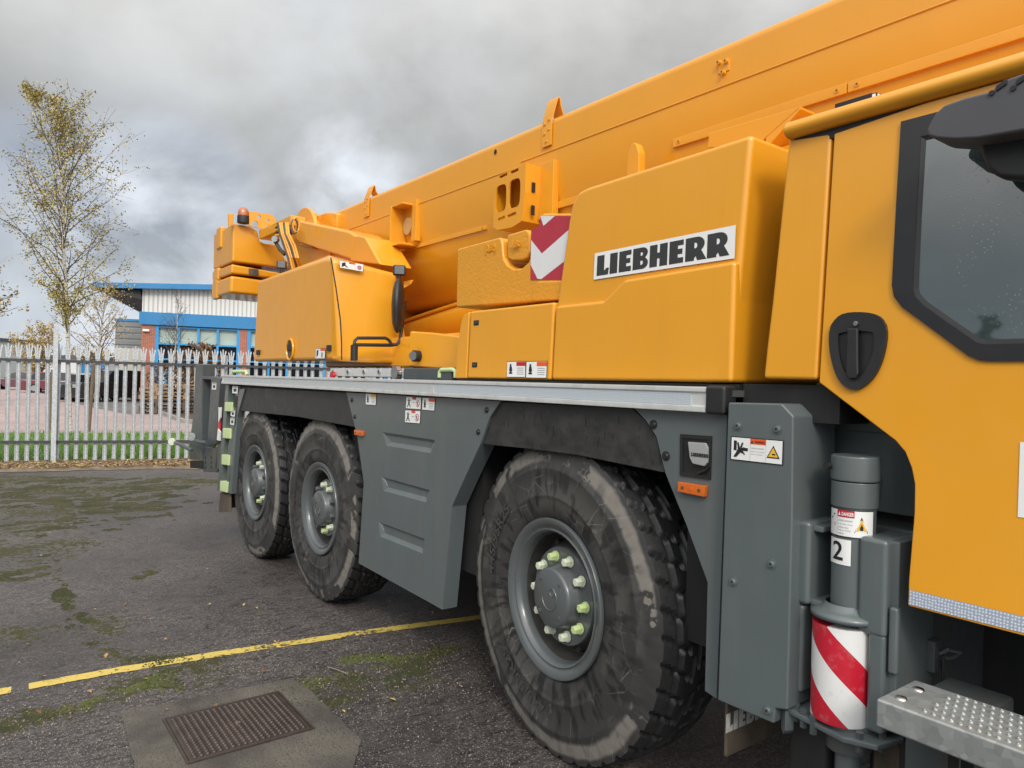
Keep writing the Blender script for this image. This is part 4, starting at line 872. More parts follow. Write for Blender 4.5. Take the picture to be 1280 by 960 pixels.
# ---- counterweight
xc=-7.9; T=.76
def slab(name,uv,x=xc,t=T,mat='yel',bev=.03):
    p=[PX(*q,x) for q in uv]; far=[Vector((x,2.54-q.y,q.z)) for q in reversed(p) ]
    lo=[q for q in p]; pts=p+far
    mb=MB(); mb.prism(pts,(-t,0,0),M[mat],bev,4); return mb.build(name,None,crane,sharp=32)
s1=slab('counterweight_slab',((290.5,327),(291.3,279.3),(311.7,282),(322,288),(325,301),(331,304),(343.5,304.5),(351,313),(358,325)),bev=.02)
s2=slab('counterweight_slab',((289,341.8),(289.3,329.8),(356,342)),bev=.02)
s3=slab('counterweight_slab',((287.8,366),(288.3,344.2),(350,353)),bev=.03)
mb=MB(); mb.box((-7.9,.6,2.2),(-6.6,1.9,2.5),M['yel'],.02); mb.build('counterweight_carrier',None,crane)
mb=MB()
for (u,v,h,ss) in ((272.5,343.5,.07,s2),(271.5,361,.12,s3),(276,298,.12,s1)):
    mb=MB(); c=PY(u,v,.2); mb.obox(c,X,Yv,Z,.09,.03,h,M['yel'],.02,3); mb.build('slab_lug',None,ss)
mb=MB(); c=PY(281,354.5,.2); c=PX(317,340,xc+.01); mb.obox(c,Yv,X,Z,.05,.01,.035,M['brown'],.004); mb.build('slab_pocket',None,s2)
mb=MB(); c=PX(304,279.5,-7.85); mb.cyl(c,c+Z*.085,.062,24,M['black'],bev=.01); bea=mb.build('beacon_base',None,crane); mb=MB(); mb.lathe([(.056,0),(.055,.04),(.049,.063),(.037,.08),(.018,.09),(0.001,.092)],c+Z*.08,(0,0,1),24,M['amberd']); mb.build('beacon_dome',None,bea,wn=False)
pt=[PX(u,v,-7.8) for u,v in((311.5,265),(316,264.5),(340,268.5),(344,273),(344,288),(338,288),(311.7,282.3))]
mb=MB(); hl_=[[PX(u,v,-7.8)+Vector((0,r*math.cos(k*PI/6),r*math.sin(k*PI/6))) for k in range(12)] for u,v,r in((323.5,271,.022),(319,280,.035),(335,275.5,.018),(335,283.5,.02))]
fill_holes(mb,pt,hl_,M['yel']); fill_holes(mb,[p-X*.02 for p in pt],[[q-X*.02 for q in h] for h in hl_],M['yel']); side(mb,pt,(-.02,0,0),M['yel'])
for h in hl_: side(mb,h,(-.02,0,0),M['yel'])
mb.build('perforated_plate',None,crane,smooth=False)
mb=MB(); mb.prism([PX(u,v,-7.85) for u,v in((285.5,267),(292.5,266.3),(292,279.5),(286,285))],(-.03,0,0),M['yel'],.006); mb.box((-7.86,.45,3.1),(-6.9,.6,3.2),M['yel'],.01); mb.build('beacon_bracket',None,crane)
# red/white board at the back of the ballast
mb=MB(); mb.prism([Vector((-8.68,.3+.0,2.55)),Vector((-8.68,.3,3.2)),Vector((-8.68,.75,3.2)),Vector((-8.68,.75,2.55))],(-.02,0,0),M['redchev']); mb.build('rear_marker_board',None,crane)
# ================================================================ things lying on the deck
mb=MB(); a=[PY(*q,.14) for q in((413,460.2),(503,460.8),(503,471.6),(411,470.2))]; mb.prism(a,(0,.28,0),M['alu'],.004)
a=[PY(*q,.135) for q in((504,461),(545.5,462),(546,472.3),(505,471.8))]; mb.prism(a,(0,.3,0),M['alu'],.004); lad=mb.build('folding_ladder',None,crane)
for u in(417,435,455,474,496,511,541): mb=MB(); c=PY(u,464.8,.139); mb.cyl(c,c-Yv*.006,.016,10,M['chrome']); mb.cyl(c-Yv*.0055,c-Yv*.007,.008,8,M['blk']); mb.build('rivet',None,lad)
mb=MB(); c=PY(417.5,469.5,.13); mb.cyl(c,c-Yv*.02,.03,12,M['red']); mb.build('red_knob',None,lad); mb=MB(); c=PY(498,466,.13); mb.cyl(c,c-Yv*.03,.045,14,M['chrome']); mb.build('hinge',None,lad)
mb=MB(); mb.box((-3.9,.1,1.625),(-3.35,.6,1.70),M['dgrey'],.01); mb.build('deck_locker',None,crane)
mb=MB(); mb.tube([PY(u,v,.1) for u,v in((549.5,472),(549.8,465),(552,462.3),(566,462),(569.5,464),(569.5,472))],.012,8,M['step']); mb.build('grab_rail',None,crane)
mb=MB(); mb.tube([PY(u,v,.15) for u,v in((291,469),(292,464.5),(308,464.5),(309,469))],.018,8,M['step']); mb.build('grab_rail',None,crane)
# ================================================================ rear ladder
mb=MB(); mb.prism([PY(*q,0) for q in((282,481),(286,481),(276,614),(271.5,613))],(0,.06,0),M['grey'],.004); mb.prism([PY(*q,0) for q in((295,482),(299.5,483),(289,617.5),(284.5,616.5))],(0,.06,0),M['grey'],.004); rl=mb.build('rear_ladder',None,crane)
mb=MB(); mb.prism([PY(*q,.3) for q in((280,481),(300,481),(292,610),(275,610))],(0,.05,0),M['void'],.004); mb.build('ladder_back',None,crane)
for q in(((281,502.5),(290,503),(289.5,514.5),(280.5,514)),((278.5,535),(287.5,536),(287.2,548.5),(278,547.5)),((277,568),(286,569),(285.5,582),(276.5,580.5)),((275,601),(284,602.5),(283,616),(274.5,613.5))):
    mb=MB(); mb.prism([PY(u,v,-.015) for u,v in q],(0,.14,0),M['step'],.006); mb.build('ladder_step',None,rl)
mb=MB(); mb.prism([PY(*q,.02) for q in((275,616),(287,618),(287,640),(273,640))],(0,.02,0),M['brown'],.003); mb.build('mudflap',None,crane)
def sm(px,y): 
    tl,tr,br,bl=[PY(*q,y) for q in px]; d=Decal(tl,tr,br,bl,(0,-1,0)); d.base(edge=False); d.rect(.1,.8,.9,.95,M['greytx'],2); d.poly([(.2,.6),(.7,.7),(.8,.3),(.3,.2)],M['blk'],2); d.build('warning_sticker',crane)
sm(((291,482.5),(298,483),(297.3,492),(290.6,491.5)),-.004); sm(((289,512),(294.5,513),(294,521),(288.7,520)),-.004); sm(((288.6,522),(293.8,523),(293,531.5),(288,530.5)),-.004); sm(((265.7,478.5),(271,478.5),(270.6,487),(265.2,487)),.09)
mb=MB(); mb.prism([PY(*q,-.003) for q in((291.5,494),(296.5,495),(295.5,510),(290.5,509))],(0,.01,0),M['black'],.002); mb.build('control_box',None,crane)
# ================================================================ rear outrigger and tail frame
yr=.1
def rp(name,px,y=yr,t=.12,mat='dgrey',bev=.008):
    mb=MB(); mb.prism([PY(*q,y) for q in px],(0,t,0),M[mat],bev); return mb.build(name,None,crane)
rp('tail_post',((244.6,454.8),(252.8,455.6),(252.3,500),(252,575),(237,574),(236,560),(238,548),(241,520)),t=.14)
rp('tail_post_foot',((237,576),(252,576.5),(252,586),(237.5,585)),t=.2,mat='void')
rp('tail_crossbar',((253,469.8),(276,471.5),(276,475),(253,474)),t=.1)
rp('number_plate',((253.5,476),(263.5,476),(262,496.5),(253.5,496)),y=.3,t=.02,mat='wht')
rp('tail_beam',((253,498),(262,497),(259.5,550),(252.5,575)),y=.32,t=.1)
rp('outrigger_post',((264,471.3),(270,471.3),(275.5,473),(273.5,500),(269.5,555),(259,555)),y=.09,t=.14)
mb=MB(); mb.cyl(PY(263,529,.34),PY(263,529,.34)+Yv*.04,.30,32,M['yeld']); mb.build('cable_reel',None,crane)
rp('hazard_board',((273.5,509),(276.5,509),(274.5,551),(270.6,550)),y=.08,t=.01,mat='red',bev=0)
rp('hazard_board_white',((273,509),(276,509),(275.4,522),(273,528)),y=.066,t=.012,mat='wht',bev=0)
rp('hazard_board_white',((272.2,536),(275.3,540),(274.6,551),(271,550)),y=.066,t=.012,mat='wht',bev=0)
rp('tail_plate',((254,558),(272,560),(270.5,590.5),(253.5,589.5)),y=.12,t=.04)
rp('tail_cover',((272,553),(278,553),(276,588),(269,586)),y=.12,t=.05)
mb=MB()
for i in range(3):
    for j in range(2): c=PY(257+j*7,572+i*6,.119); mb.cyl(c+Yv*.001,c-Yv*.003,.016,8,M['blk'])
mb.build('plate_holes',None,crane)
mb=MB(); mb.tube([PY(u,v,.02) for u,v in((240.5,546),(243,550),(249,552.5),(258,553.5))],.022,8,M['dgrey']); ml=mb.build('marker_lamp_arm',None,crane); mb=MB(); c=PY(240.8,546,0); mb.cyl(c+X*.0,c+Vector((.03,-.02,0)),.045,18,M['galv'],bev=.006); mb.build('lamp_lens',None,ml)
mb=MB(); mb.tube([PY(u,v,.02) for u,v in((217,552.5),(224,555),(233,559.5),(240,563))],.022,8,M['dgrey']); ml=mb.build('marker_lamp_arm',None,crane); mb=MB(); c=PY(215.8,552,0); mb.cyl(c,c+Vector((.03,-.02,0)),.045,18,M['capw'],bev=.006); mb.build('lamp_lens',None,ml)
# ================================================================ SETTING
e_=Vector((.2907,.9568,0)); n_f=Vector((-.9568,.2907,0)); O=Vector((-14.62,.27,0)); AE=math.atan2(-.2907,.9568)
def FP(s,t,z=0): return O+e_*s+n_f*t+Vector((0,0,z))
def sheet_s(name,pts,z,mat,sub=0):
    mb=MB(); mb.faces([Vector((p[0],p[1],z)) for p in pts],[tuple(range(len(pts)))],mat)
    bmesh.ops.recalc_face_normals(mb.bm,faces=mb.bm.faces)
    for f in mb.bm.faces:
        if f.normal.z<0: f.normal_flip()
    o=mb.build(name,None,None,wn=False,smooth=False,origin=(0,0,z)); tag(o,kind='structure'); return o
# --- yard surface: dark brushed concrete, ribs running along Y, moss and damp patches
m,nt,b=newmat('wet_yard_surface')
geo=N(nt,'ShaderNodeTexCoord')
def gn(sc,det=5,ro=.6,s=(1,1,1),dist=0,loc=(0,0,0),rz=0):
    mp=N(nt,'ShaderNodeMapping'); mp.inputs['Scale'].default_value=s; mp.inputs['Location'].default_value=loc; mp.inputs['Rotation'].default_value=(0,0,rz); L(nt,geo.outputs['Object'],mp.inputs[0])
    n=N(nt,'ShaderNodeTexNoise'); n.inputs['Scale'].default_value=sc; n.inputs['Detail'].default_value=det; n.inputs['Roughness'].default_value=ro; n.inputs['Distortion'].default_value=dist; L(nt,mp.outputs[0],n.inputs['Vector']); return n.outputs['Fac']
rz=R(7)
ribs=gn(40,6,.72,(1,.17,1),.3,rz=rz); ribs2=gn(80,4,.7,(1,.45,1),.3,rz=rz)
grain=gn(230,3,.7); big=gn(.55,5,.6); mid_=gn(3.2,6,.65)
c=mixc(nt,ramp(nt,ribs,[(.38,0),(.62,1)]),(.026,.0225,.022),(.135,.112,.102))  # rib crests lightened, grooves darkened in colour where bump shading is faint
vg=N(nt,'ShaderNodeTexVoronoi'); vg.inputs['Scale'].default_value=115; L(nt,geo.outputs['Object'],vg.inputs[0]); vb=nt.nodes.new('ShaderNodeRGBToBW'); L(nt,vg.outputs['Color'],vb.inputs[0])
chip=vb.outputs[0]
c=mixc(nt,ramp(nt,chip,[(.25,.75),(.5,0)]),c,(.022,.020,.019))
c=mixc(nt,ramp(nt,chip,[(.62,0),(.82,.85)]),c,(.235,.207,.194))
c=mixc(nt,ramp(nt,grain,[(.5,0),(.75,.8)]),c,(.24,.21,.195))
c=mixc(nt,ramp(nt,big,[(.40,.65),(.56,0)]),c,(.034,.029,.029))
c=mixc(nt,ramp(nt,mid_,[(.50,0),(.75,.6)]),c,(.13,.115,.107))
vo=N(nt,'ShaderNodeTexVoronoi'); vo.inputs['Scale'].default_value=42; L(nt,geo.outputs['Object'],vo.inputs[0])
sp_=mth(nt,'MULTIPLY',ramp(nt,vo.outputs['Distance'],[(.10,1),(.20,0)]),ramp(nt,gn(11,3,.6),[(.44,0),(.60,1)]))
c=mixc(nt,mth(nt,'MULTIPLY',sp_,.75),c,(.36,.32,.29))
# moss: noise gated by where it grows (joints, the strip before the verge, beside the manhole)
sx=N(nt,'ShaderNodeSeparateXYZ'); L(nt,geo.outputs['Object'],sx.inputs[0])
def blob(x,y,rx,ry,rot=0):
    mp=N(nt,'ShaderNodeMapping'); mp.vector_type='TEXTURE'; mp.inputs['Location'].default_value=(x,y,0); mp.inputs['Rotation'].default_value=(0,0,rot); mp.inputs['Scale'].default_value=(rx,ry,1); L(nt,geo.outputs['Object'],mp.inputs[0])
    l=N(nt,'ShaderNodeVectorMath'); l.operation='LENGTH'; L(nt,mp.outputs[0],l.inputs[0]); return mth(nt,'SUBTRACT',1.0,l.outputs['Value'])
BL=BLOBS=[]
def addb(u,v,rx,ry,rot=0): p=PZ(u,v,0); BLOBS.append((p.x,p.y,rx,ry,rot))
addb(455,855,.36,.52,.2); addb(170,855,.14,.30,.3); addb(140,815,.45,.12,.5); addb(110,775,.5,.07,.2); addb(78,735,1.0,.07,-.03); addb(60,895,.14,.5,.1); addb(0,905,.12,.4,.1); addb(250,838,.3,.2,0); addb(530,825,.2,.3,.2)
addb(60,640,.9,1.1,0); addb(20,660,.9,.8,0); addb(100,612,1.0,2.2,-.3); addb(240,602,1.0,1.0,-.3); addb(20,600,1.0,1.6,-.3); addb(20,690,.8,.8,0); addb(30,790,.4,.5,0)
acc=None
for q in BLOBS:
    f=blob(*q); f=mth(nt,'MAXIMUM',f,-1.0); acc=f if acc is None else mth(nt,'MAXIMUM',acc,f)
mossv=mth(nt,'ADD',mth(nt,'MULTIPLY',acc,.30),mth(nt,'ADD',mth(nt,'MULTIPLY',mth(nt,'SUBTRACT',gn(2.2,6,.7,(1,1,1),.3),.5),1.2),mth(nt,'MULTIPLY',mth(nt,'SUBTRACT',gn(17,9,.8,(1,1,1)),.5),2.2)))
mm_=ramp(nt,mossv,[(.16,0),(.23,1)])
mcol=mixc(nt,gn(28,5,.7),(.018,.020,.007),(.095,.088,.020))
c=mixc(nt,mm_,c,mcol)
# rib grooves darkened in colour: settled dirt plus shade the bump lacks
c=mixc(nt,mth(nt,'MULTIPLY',ramp(nt,ribs,[(.36,.8),(.45,0)]),mth(nt,'SUBTRACT',1.0,mm_)),c,(.014,.012,.012))
L(nt,c,b.inputs['Base Color'])
ro=ramp(nt,mixc(nt,.5,(0,0,0),(1,1,1)) if False else mth(nt,'ADD',mth(nt,'MULTIPLY',big,.6),mth(nt,'MULTIPLY',ribs,.4)),[(.35,.28),(.65,.58)]); ro=mth(nt,'MAXIMUM',ro,mth(nt,'MULTIPLY',mm_,.9)); L(nt,ro,b.inputs['Roughness']); b.inputs['Specular IOR Level'].default_value=.5
p=bump(nt,b,ribs,1.0,.016); p=bump(nt,b,ribs2,.8,.010,p); p=bump(nt,b,vg.outputs['Distance'],.6,.006,p); p=bump(nt,b,grain,.5,.004,p); p=bump(nt,b,mossv,.5,.01,p); bump(nt,b,sp_,.5,.006,p)
M['yard']=m
def simple_ground(name,a,b_,sc,bmp=.4,sc2=80,rough=.85,c3=None,t3=(.6,.7)):
    m,nt,b=newmat(name); tc=N(nt,'ShaderNodeTexCoord')
    def q(s,d=5,r=.6):
        n=N(nt,'ShaderNodeTexNoise'); n.inputs['Scale'].default_value=s; n.inputs['Detail'].default_value=d; n.inputs['Roughness'].default_value=r; L(nt,tc.outputs['Object'],n.inputs['Vector']); return n.outputs['Fac']
    c=mixc(nt,ramp(nt,q(sc),[(.35,0),(.65,1)]),a,b_)
    if c3: c=mixc(nt,ramp(nt,q(sc2,3,.7),[(t3[0],0),(t3[1],1)]),c,c3)
    L(nt,c,b.inputs['Base Color']); b.inputs['Roughness'].default_value=rough; bump(nt,b,q(sc2,4,.7),bmp,.02); return m
M['soil']=simple_ground('distant_ground',(.06,.075,.03),(.09,.095,.05),.2)
M['grassg']=simple_ground('grass_ground',(.05,.11,.02),(.10,.18,.03),2,.8,60)
M['litter']=simple_ground('gravel_verge',(.12,.085,.055),(.24,.18,.12),6,.9,55,c3=(.42,.33,.23))
M['pink']=simple_ground('pinkish_tarmac',(.34,.25,.235),(.42,.32,.30),.6,.2,120,.7)
M['car park']=simple_ground('car_park_tarmac',(.13,.12,.115),(.20,.185,.175),.8,.3,60)
M['bark']=simple_ground('bark_bed',(.05,.032,.02),(.13,.085,.05),5,.9,30,c3=(.25,.16,.08))
sheet_s('ground',[(-900,-900),(900,-900),(900,900),(-900,900)],-.012,M['soil'])
a=FP(-40,-.55);b2=FP(60,-.55)
yard=sheet_s('yard',[(a.x,a.y),(b2.x,b2.y),(60,b2.y),(60,a.y)],0,M['yard'])
# verge with slightly raised uneven surface
def strip_t(name,s0,s1,t0,t1,z,mat,amp=0,step=.5,seed=1):
    rnd=random.Random(seed); mb=MB(); ns=int((s1-s0)/step); ntt=max(1,int((t1-t0)/step)); vs=[];fs=[]
    for i in range(ns+1):
        for j in range(ntt+1):
            t=t0+(t1-t0)*j/ntt; 
            if j in(0,ntt): t+=rnd.uniform(-1,1)*amp*2.0
            vs.append(FP(s0+(s1-s0)*i/ns,t,z+(rnd.uniform(0,amp) if 0<j<ntt else 0)))
    for i in range(ns):
        for j in range(ntt): k=i*(ntt+1)+j; fs.append((k,k+ntt+1,k+ntt+2,k+1))
    mb.faces(vs,fs,mat); 
    for f in mb.bm.faces:
        f.normal_update()
        if f.normal.z<0: f.normal_flip()
    o=mb.build(name,None,None,wn=False,origin=(0,0,z),sharp=80); tag(o,kind='structure'); return o
strip_t('gravel_verge',-30,40,-1.15,.45,.006,M['litter'],.05,.22)
strip_t('grass_verge',-60,80,.35,6.9,.014,M['grassg'],.05,.5)
strip_t('road',-160,160,6.9,150,-.004,M['pink'],0,10)
# dark car park and bark bed beyond the road on the right
k1=[(-25.1,3.65),(-30,3.55),(-46,3.6),(-46,60),(-18,60),(-22.6,7)]
sheet_s('bark_bed',[(-24.9,4.0),(-26,3.75),(-31,4.1),(-36,4.6),(-41,5.2),(-25.5,52),(-8,52)],.02,M['bark'])
sheet_s('car_park',[(-38,2.4),(-31,3.0),(-36,4.7),(-43,5.3),(-48,11),(-90,14),(-90,1.6)],.004,M['car park'])
mb=MB(); kp=[(-24.9,4.0),(-26,3.75),(-31,4.1),(-36,4.6),(-41,5.2)]
for (x0_,y0_),(x1_,y1_) in zip(kp,kp[1:]):
    A=Vector((x0_,y0_,0));B=Vector((x1_,y1_,0)); d_=(B-A); mb.obox((A+B)/2+Z*.06,d_,d_.cross(Z),Z,d_.length/2,.06,.065,M['kerb'] if 'kerb' in M else M.setdefault('kerb',simple('kerb_concrete',(.30,.28,.26),.8)),.01)
A=Vector((-24.9,4.0,0));B=Vector((-8,52,0)); d_=B-A; mb.obox((A+B)/2+Z*.06,d_,d_.cross(Z),Z,d_.length/2,.06,.065,M['kerb'],.01)
k=mb.build('kerb'); tag(k,kind='structure')
# yellow line (worn paint with its own edges)
m,nt,b=newmat('worn_yellow_paint'); 
n1=noise(nt,26,6,.75); c=mixc(nt,noise(nt,70,4,.7),(.50,.36,.06),(.68,.52,.14)); L(nt,c,b.inputs['Base Color']); b.inputs['Roughness'].default_value=.6
al=ramp(nt,mth(nt,'ADD',n1,mth(nt,'MULTIPLY',mth(nt,'SUBTRACT',noise(nt,3,3,.5),.5),.5)),[(.40,0),(.46,1)]); L(nt,al,b.inputs['Alpha']); bump(nt,b,noise(nt,140,4,.7),.5,.004); M['yline']=m
cl=[PZ(u,v,.004) for u,v in((14,862),(-90,880))]; cl2=[PZ(36,857.7,.004),PZ(150,837,.004),PZ(300,813,.004),PZ(450,791,.004),PZ(525,781,.004),PZ(592,772.5,.004),PZ(640,766,.004),PZ(720,757,.004)]
mb=MB()
def ribbon(pts,w,z):
    rnd=random.Random(3); P_=[]
    for a,b_ in zip(pts,pts[1:]):
        n=max(1,int((b_-a).length/.03)); P_+=[a+(b_-a)*i/n for i in range(n)]
    P_.append(pts[-1]); vs=[];fs=[]
    for i,p in enumerate(P_):
        t=(P_[min(i+1,len(P_)-1)]-P_[max(0,i-1)]).normalized(); nn=Vector((-t.y,t.x,0)); vs+=[Vector((*(p+nn*(w/2+rnd.uniform(-.004,.004))).xy,z)),Vector((*(p-nn*(w/2+rnd.uniform(-.004,.004))).xy,z))]
    for i in range(len(P_)-1): fs.append((2*i,2*i+1,2*i+3,2*i+2))
    mb.faces(vs,fs,M['yline'])
ribbon(cl2,.085,.004); ribbon([cl[0],cl[1]],.085,.004)
for f in mb.bm.faces:
    f.normal_update()
    if f.normal.z<0: f.normal_flip()
yl=mb.build('yellow_line',None,None,wn=False,smooth=False,origin=(0,0,.004)); tag(yl,kind='structure')
# manhole: concrete surround + rusty chequered cover
M['conc']=simple_ground('manhole_concrete',(.060,.053,.044),(.150,.132,.108),3.2,.7,90,.6,c3=(.05,.044,.037),t3=(.52,.64))
cc=[PZ(u,v,.006) for u,v in((150,890),(365,848),(383,858),(452,925),(440,965),(170,965))]
rq=random.Random(8); c2=[]
for i in range(len(cc)):
    a=cc[i];b_=cc[(i+1)%len(cc)]
    for k_ in range(14): p=a.lerp(b_,k_/14); c2.append(Vector((p.x+rq.uniform(-.004,.004),p.y+rq.uniform(-.004,.004),.006)))
mb=MB(); mb.faces(c2,[tuple(range(len(c2)))],M['conc'])

mb2=[PZ(u,v,0) for u,v in((205,902),(342,867),(400,912),(232,957))]
for f in mb.bm.faces:
    f.normal_update()
    if f.normal.z<0: f.normal_flip()
sur=mb.build('concrete_surround',None,None,wn=False,smooth=False,origin=(0,0,.006)); tag(sur,kind='structure')
M['rust']=simple('rusty_iron',(.060,.044,.037),.42,metal=.3,var=.7,vs=9,bmp=.4,bs_=160,bd=.002)
p0,p1,p2,p3=mb2; ctr=(p0+p1+p2+p3)/4; ux=((p1-p0)+(p2-p3)).normalized(); uy=Vector((-ux.y,ux.x,0)); hx_=((p1-p0).length+(p2-p3).length)/4; hy_=((p3-p0).length+(p2-p1).length)/4
mh=empty('manhole_cover',ctr,'rusty chequered iron manhole cover set in a pale concrete patch in the yard','manhole cover')
mb=MB(); mb.obox(ctr+Z*.004,ux,uy,Z,hx_-.012,hy_-.012,.008,M['rust'],.002)
nx_,ny_=19,17
for i in range(nx_):
    for j in range(ny_):
        c=ctr+ux*((i+.5)/nx_*2-1)*(hx_-.025)+uy*((j+.5)/ny_*2-1)*(hy_-.025); 
        if abs(i-9)<1 and abs(j-8)<1: continue
        d1=ux if (i+j)%2 else uy; d2=uy if (i+j)%2 else ux
        mb.lathe([(.0115,-.001),(.0105,.004),(.007,.0065),(.0,.007)],c+Z*.012,(0,0,1),8,M['rust'])
mb.build('cover_plate',None,mh,wn=False,smooth=False)
mb=MB()
for s1_,a_,b_ in((1,uy,ux),(-1,uy,ux),(1,ux,uy),(-1,ux,uy)):
    h1,h2=(hy_,hx_) if a_ is uy else (hx_,hy_)
    mb.obox(ctr+b_*s1_*(h2-.004)+Z*.006,a_,b_,Z,h1-(0 if a_ is uy else .009),.005,.006,M['rust'])
mb.build('cover_frame',None,mh)
mb=MB(); mb.cyl(ctr+Z*.012,ctr+Z*.0165,.014,16,M['chrome']); mb.build('key_bolt',None,mh)
# ---- scattered stones, leaf litter, moss tufts, twig
def blobs(name,pos,mat,sizes,flat=.6,seed=2):
    rnd=random.Random(seed); mb=MB()
    for p in pos:
        s=rnd.uniform(*sizes); vs=[]
        for dx,dy,dz in((1,0,0),(0,1,0),(-1,0,0),(0,-1,0),(.1,.1,1),(0,0,-.6)): vs.append(p+Vector((dx*rnd.uniform(.6,1.2),dy*rnd.uniform(.6,1.2),dz*flat*rnd.uniform(.6,1.1)))*s)
        mb.faces(vs,[(0,1,4),(1,2,4),(2,3,4),(3,0,4),(1,0,5),(2,1,5),(3,2,5),(0,3,5)],mat)
    return mb.build(name,None,None,wn=False,sharp=70)
rnd=random.Random(11); ps=[]
while len(ps)<7000:
    u=rnd.uniform(0,700);v=rnd.uniform(600,960); 
    if rnd.random()>((v-560)/400)**1.2: continue
    p=PZ(u,v,0)
    if p.x<-13.5 or (ctr-p).length<.32: continue
    ps.append(Vector((p.x,p.y,.001)))
g=blobs('loose_grit',ps[:7000],simple('grit',(.22,.19,.17),.8,var=.5,vs=40),(.0015,.0055)); tag(g,kind='stuff')
from mathutils import noise as mn
ps=[]; 
def mossy(x,y,sc,th): return mn.fractal(Vector((x*sc,y*sc*.8,3.3)),1.0,2.0,5)>th
for q in BLOBS[:9]:
    for k in range(int(3600*q[2]*q[3]*8)):
        r=math.sqrt(rnd.random())*1.15; a=rnd.uniform(0,2*PI); lx,ly=q[2]*r*math.cos(a),q[3]*r*math.sin(a); x=q[0]+lx*math.cos(q[4])-ly*math.sin(q[4]); y=q[1]+lx*math.sin(q[4])+ly*math.cos(q[4])
        if not mossy(x,y,5.0,-.05+.45*r*r): continue
        if abs((Vector((x,y,0))-ctr).dot(ux))<hx_ and abs((Vector((x,y,0))-ctr).dot(uy))<hy_: continue
        ps.append(Vector((x,y,.001)))
rnd.shuffle(ps)
M['m1']=simple('moss_tuft_dark',(.030,.034,.010),.95,var=.5,vs=20); M['m2']=simple('moss_tuft_green',(.066,.078,.018),.95,var=.5,vs=20); M['m3']=simple('moss_tuft_brown',(.050,.045,.016),.95,var=.5,vs=20)
def clumps(name,pos,mats,sizes,flat,seed):
    r_=random.Random(seed); mb=MB()
    for p in pos:
        s_=r_.uniform(*sizes); vs=[]
        for dx,dy,dz in((1,0,0),(.3,.95,0),(-.8,.6,0),(-.8,-.6,0),(.3,-.95,0),(.1,.1,1)): vs.append(p+Vector((dx*r_.uniform(.6,1.3),dy*r_.uniform(.6,1.3),dz*flat*r_.uniform(.6,1.2)))*s_)
        nv=mn.noise(Vector((p.x*3,p.y*3,0)))+r_.uniform(-.25,.25)
        mb.faces(vs,[(0,1,5),(1,2,5),(2,3,5),(3,4,5),(4,0,5)],mats[0 if nv<-.05 else (2 if nv<.12 else 1)])
    return mb.build(name,None,None,wn=False,sharp=70)
tag(clumps('moss',ps[:26000],(M['m1'],M['m2'],M['m3']),(.004,.013),.75,5),kind='stuff')
ps=[]
for k in range(60000):
    u=rnd.uniform(-40,330); v=596+rnd.random()**1.3*130; p=PZ(u,v,0)
    if .6*mn.fractal(Vector((p.x*.8,p.y*.8,7.7)),1.0,2.0,4)+.75*mn.fractal(Vector((p.x*4.5,p.y*3.0,1)),1.0,2.0,4)> .16+.45*((v-596)/130)+max(0,(u-200)/260): ps.append(Vector((p.x,p.y,.001)))
rnd.shuffle(ps)
tag(clumps('far_moss',ps[:24000],(M['m1'],M['m3'],M['m3']),(.010,.034),.35,6),kind='stuff')
ps=[]
for k in range(1400):
    q=(BLOBS[0],BLOBS[5],BLOBS[7],BLOBS[8])[k%4]; ps.append(Vector((q[0]+rnd.gauss(0,.28),q[1]+rnd.gauss(0,.34),.002)))
ps=[p for p in ps if (p-ctr).length>.40]
tag(blobs('pebbles',ps,simple('pebble',(.27,.22,.19),.7,var=.5,vs=60),(.003,.008),.7,8),kind='stuff')
def leafset(name,n,region,cols,size,seed=4,z=.02):
    rnd=random.Random(seed); mb=MB()
    for i in range(n):
        p=region(rnd); s=rnd.uniform(*size); a=rnd.uniform(0,2*PI); u=Vector((math.cos(a),math.sin(a),rnd.uniform(-.4,.4))); w=Vector((-math.sin(a),math.cos(a),rnd.uniform(-.4,.4)))*.6
        mb.faces([p+u*s,p+w*s+Z*s*.2,p-u*s,p-w*s+Z*s*.2],[(0,1,2,3)],cols[rnd.randrange(len(cols))])
    return mb.build(name,None,None,wn=False,smooth=False)
lc=[simple('leaf_tan',(.34,.20,.09),.8,var=.3),simple('leaf_brown',(.16,.08,.035),.8,var=.3),simple('leaf_yellow',(.45,.32,.09),.8,var=.3)]
tag(leafset('fallen_leaves',9000,lambda r:FP(r.uniform(-6,12),abs(r.gauss(0,.55))-.95,.03+r.uniform(0,.04)),lc,(.012,.035)),kind='stuff')
tag(leafset('yard_leaves',60,lambda r:Vector((*PZ(r.uniform(0,560),r.uniform(600,900),0).xy,.008)),lc,(.010,.022),9),kind='stuff')
tw=MB(); tw.tube([PZ(412,834,.01),PZ(424,838,.012),PZ(435,843,.008)],.003,6,simple('twig_bark',(.20,.17,.14),.8)); tw=tw.build('twig'); tag(tw,'short grey twig lying on the moss beside the manhole','twig')
# grass blades
rnd=random.Random(21); mb=MB(); gm=[simple('grass_blade_%d'%i,c_,.6,var=.3) for i,c_ in enumerate(((.08,.19,.025),(.12,.26,.035),(.19,.28,.07)))]
for i in range(30000):
    s=rnd.uniform(-5,12); t=.45+rnd.random()**1.4*6.3; p=FP(s,t,.0); h=rnd.uniform(.07,.17)*(1.4 if t<.9 and rnd.random()<.2 else 1); a=rnd.uniform(0,PI); u=Vector((math.cos(a),math.sin(a),0))*.012; l=Vector((rnd.uniform(-.05,.05),rnd.uniform(-.05,.05),h))
    mb.faces([p-u,p+u,p+l],[(0,1,2)],gm[rnd.randrange(3)])
tag(mb.build('grass',wn=False,smooth=False),kind='stuff')
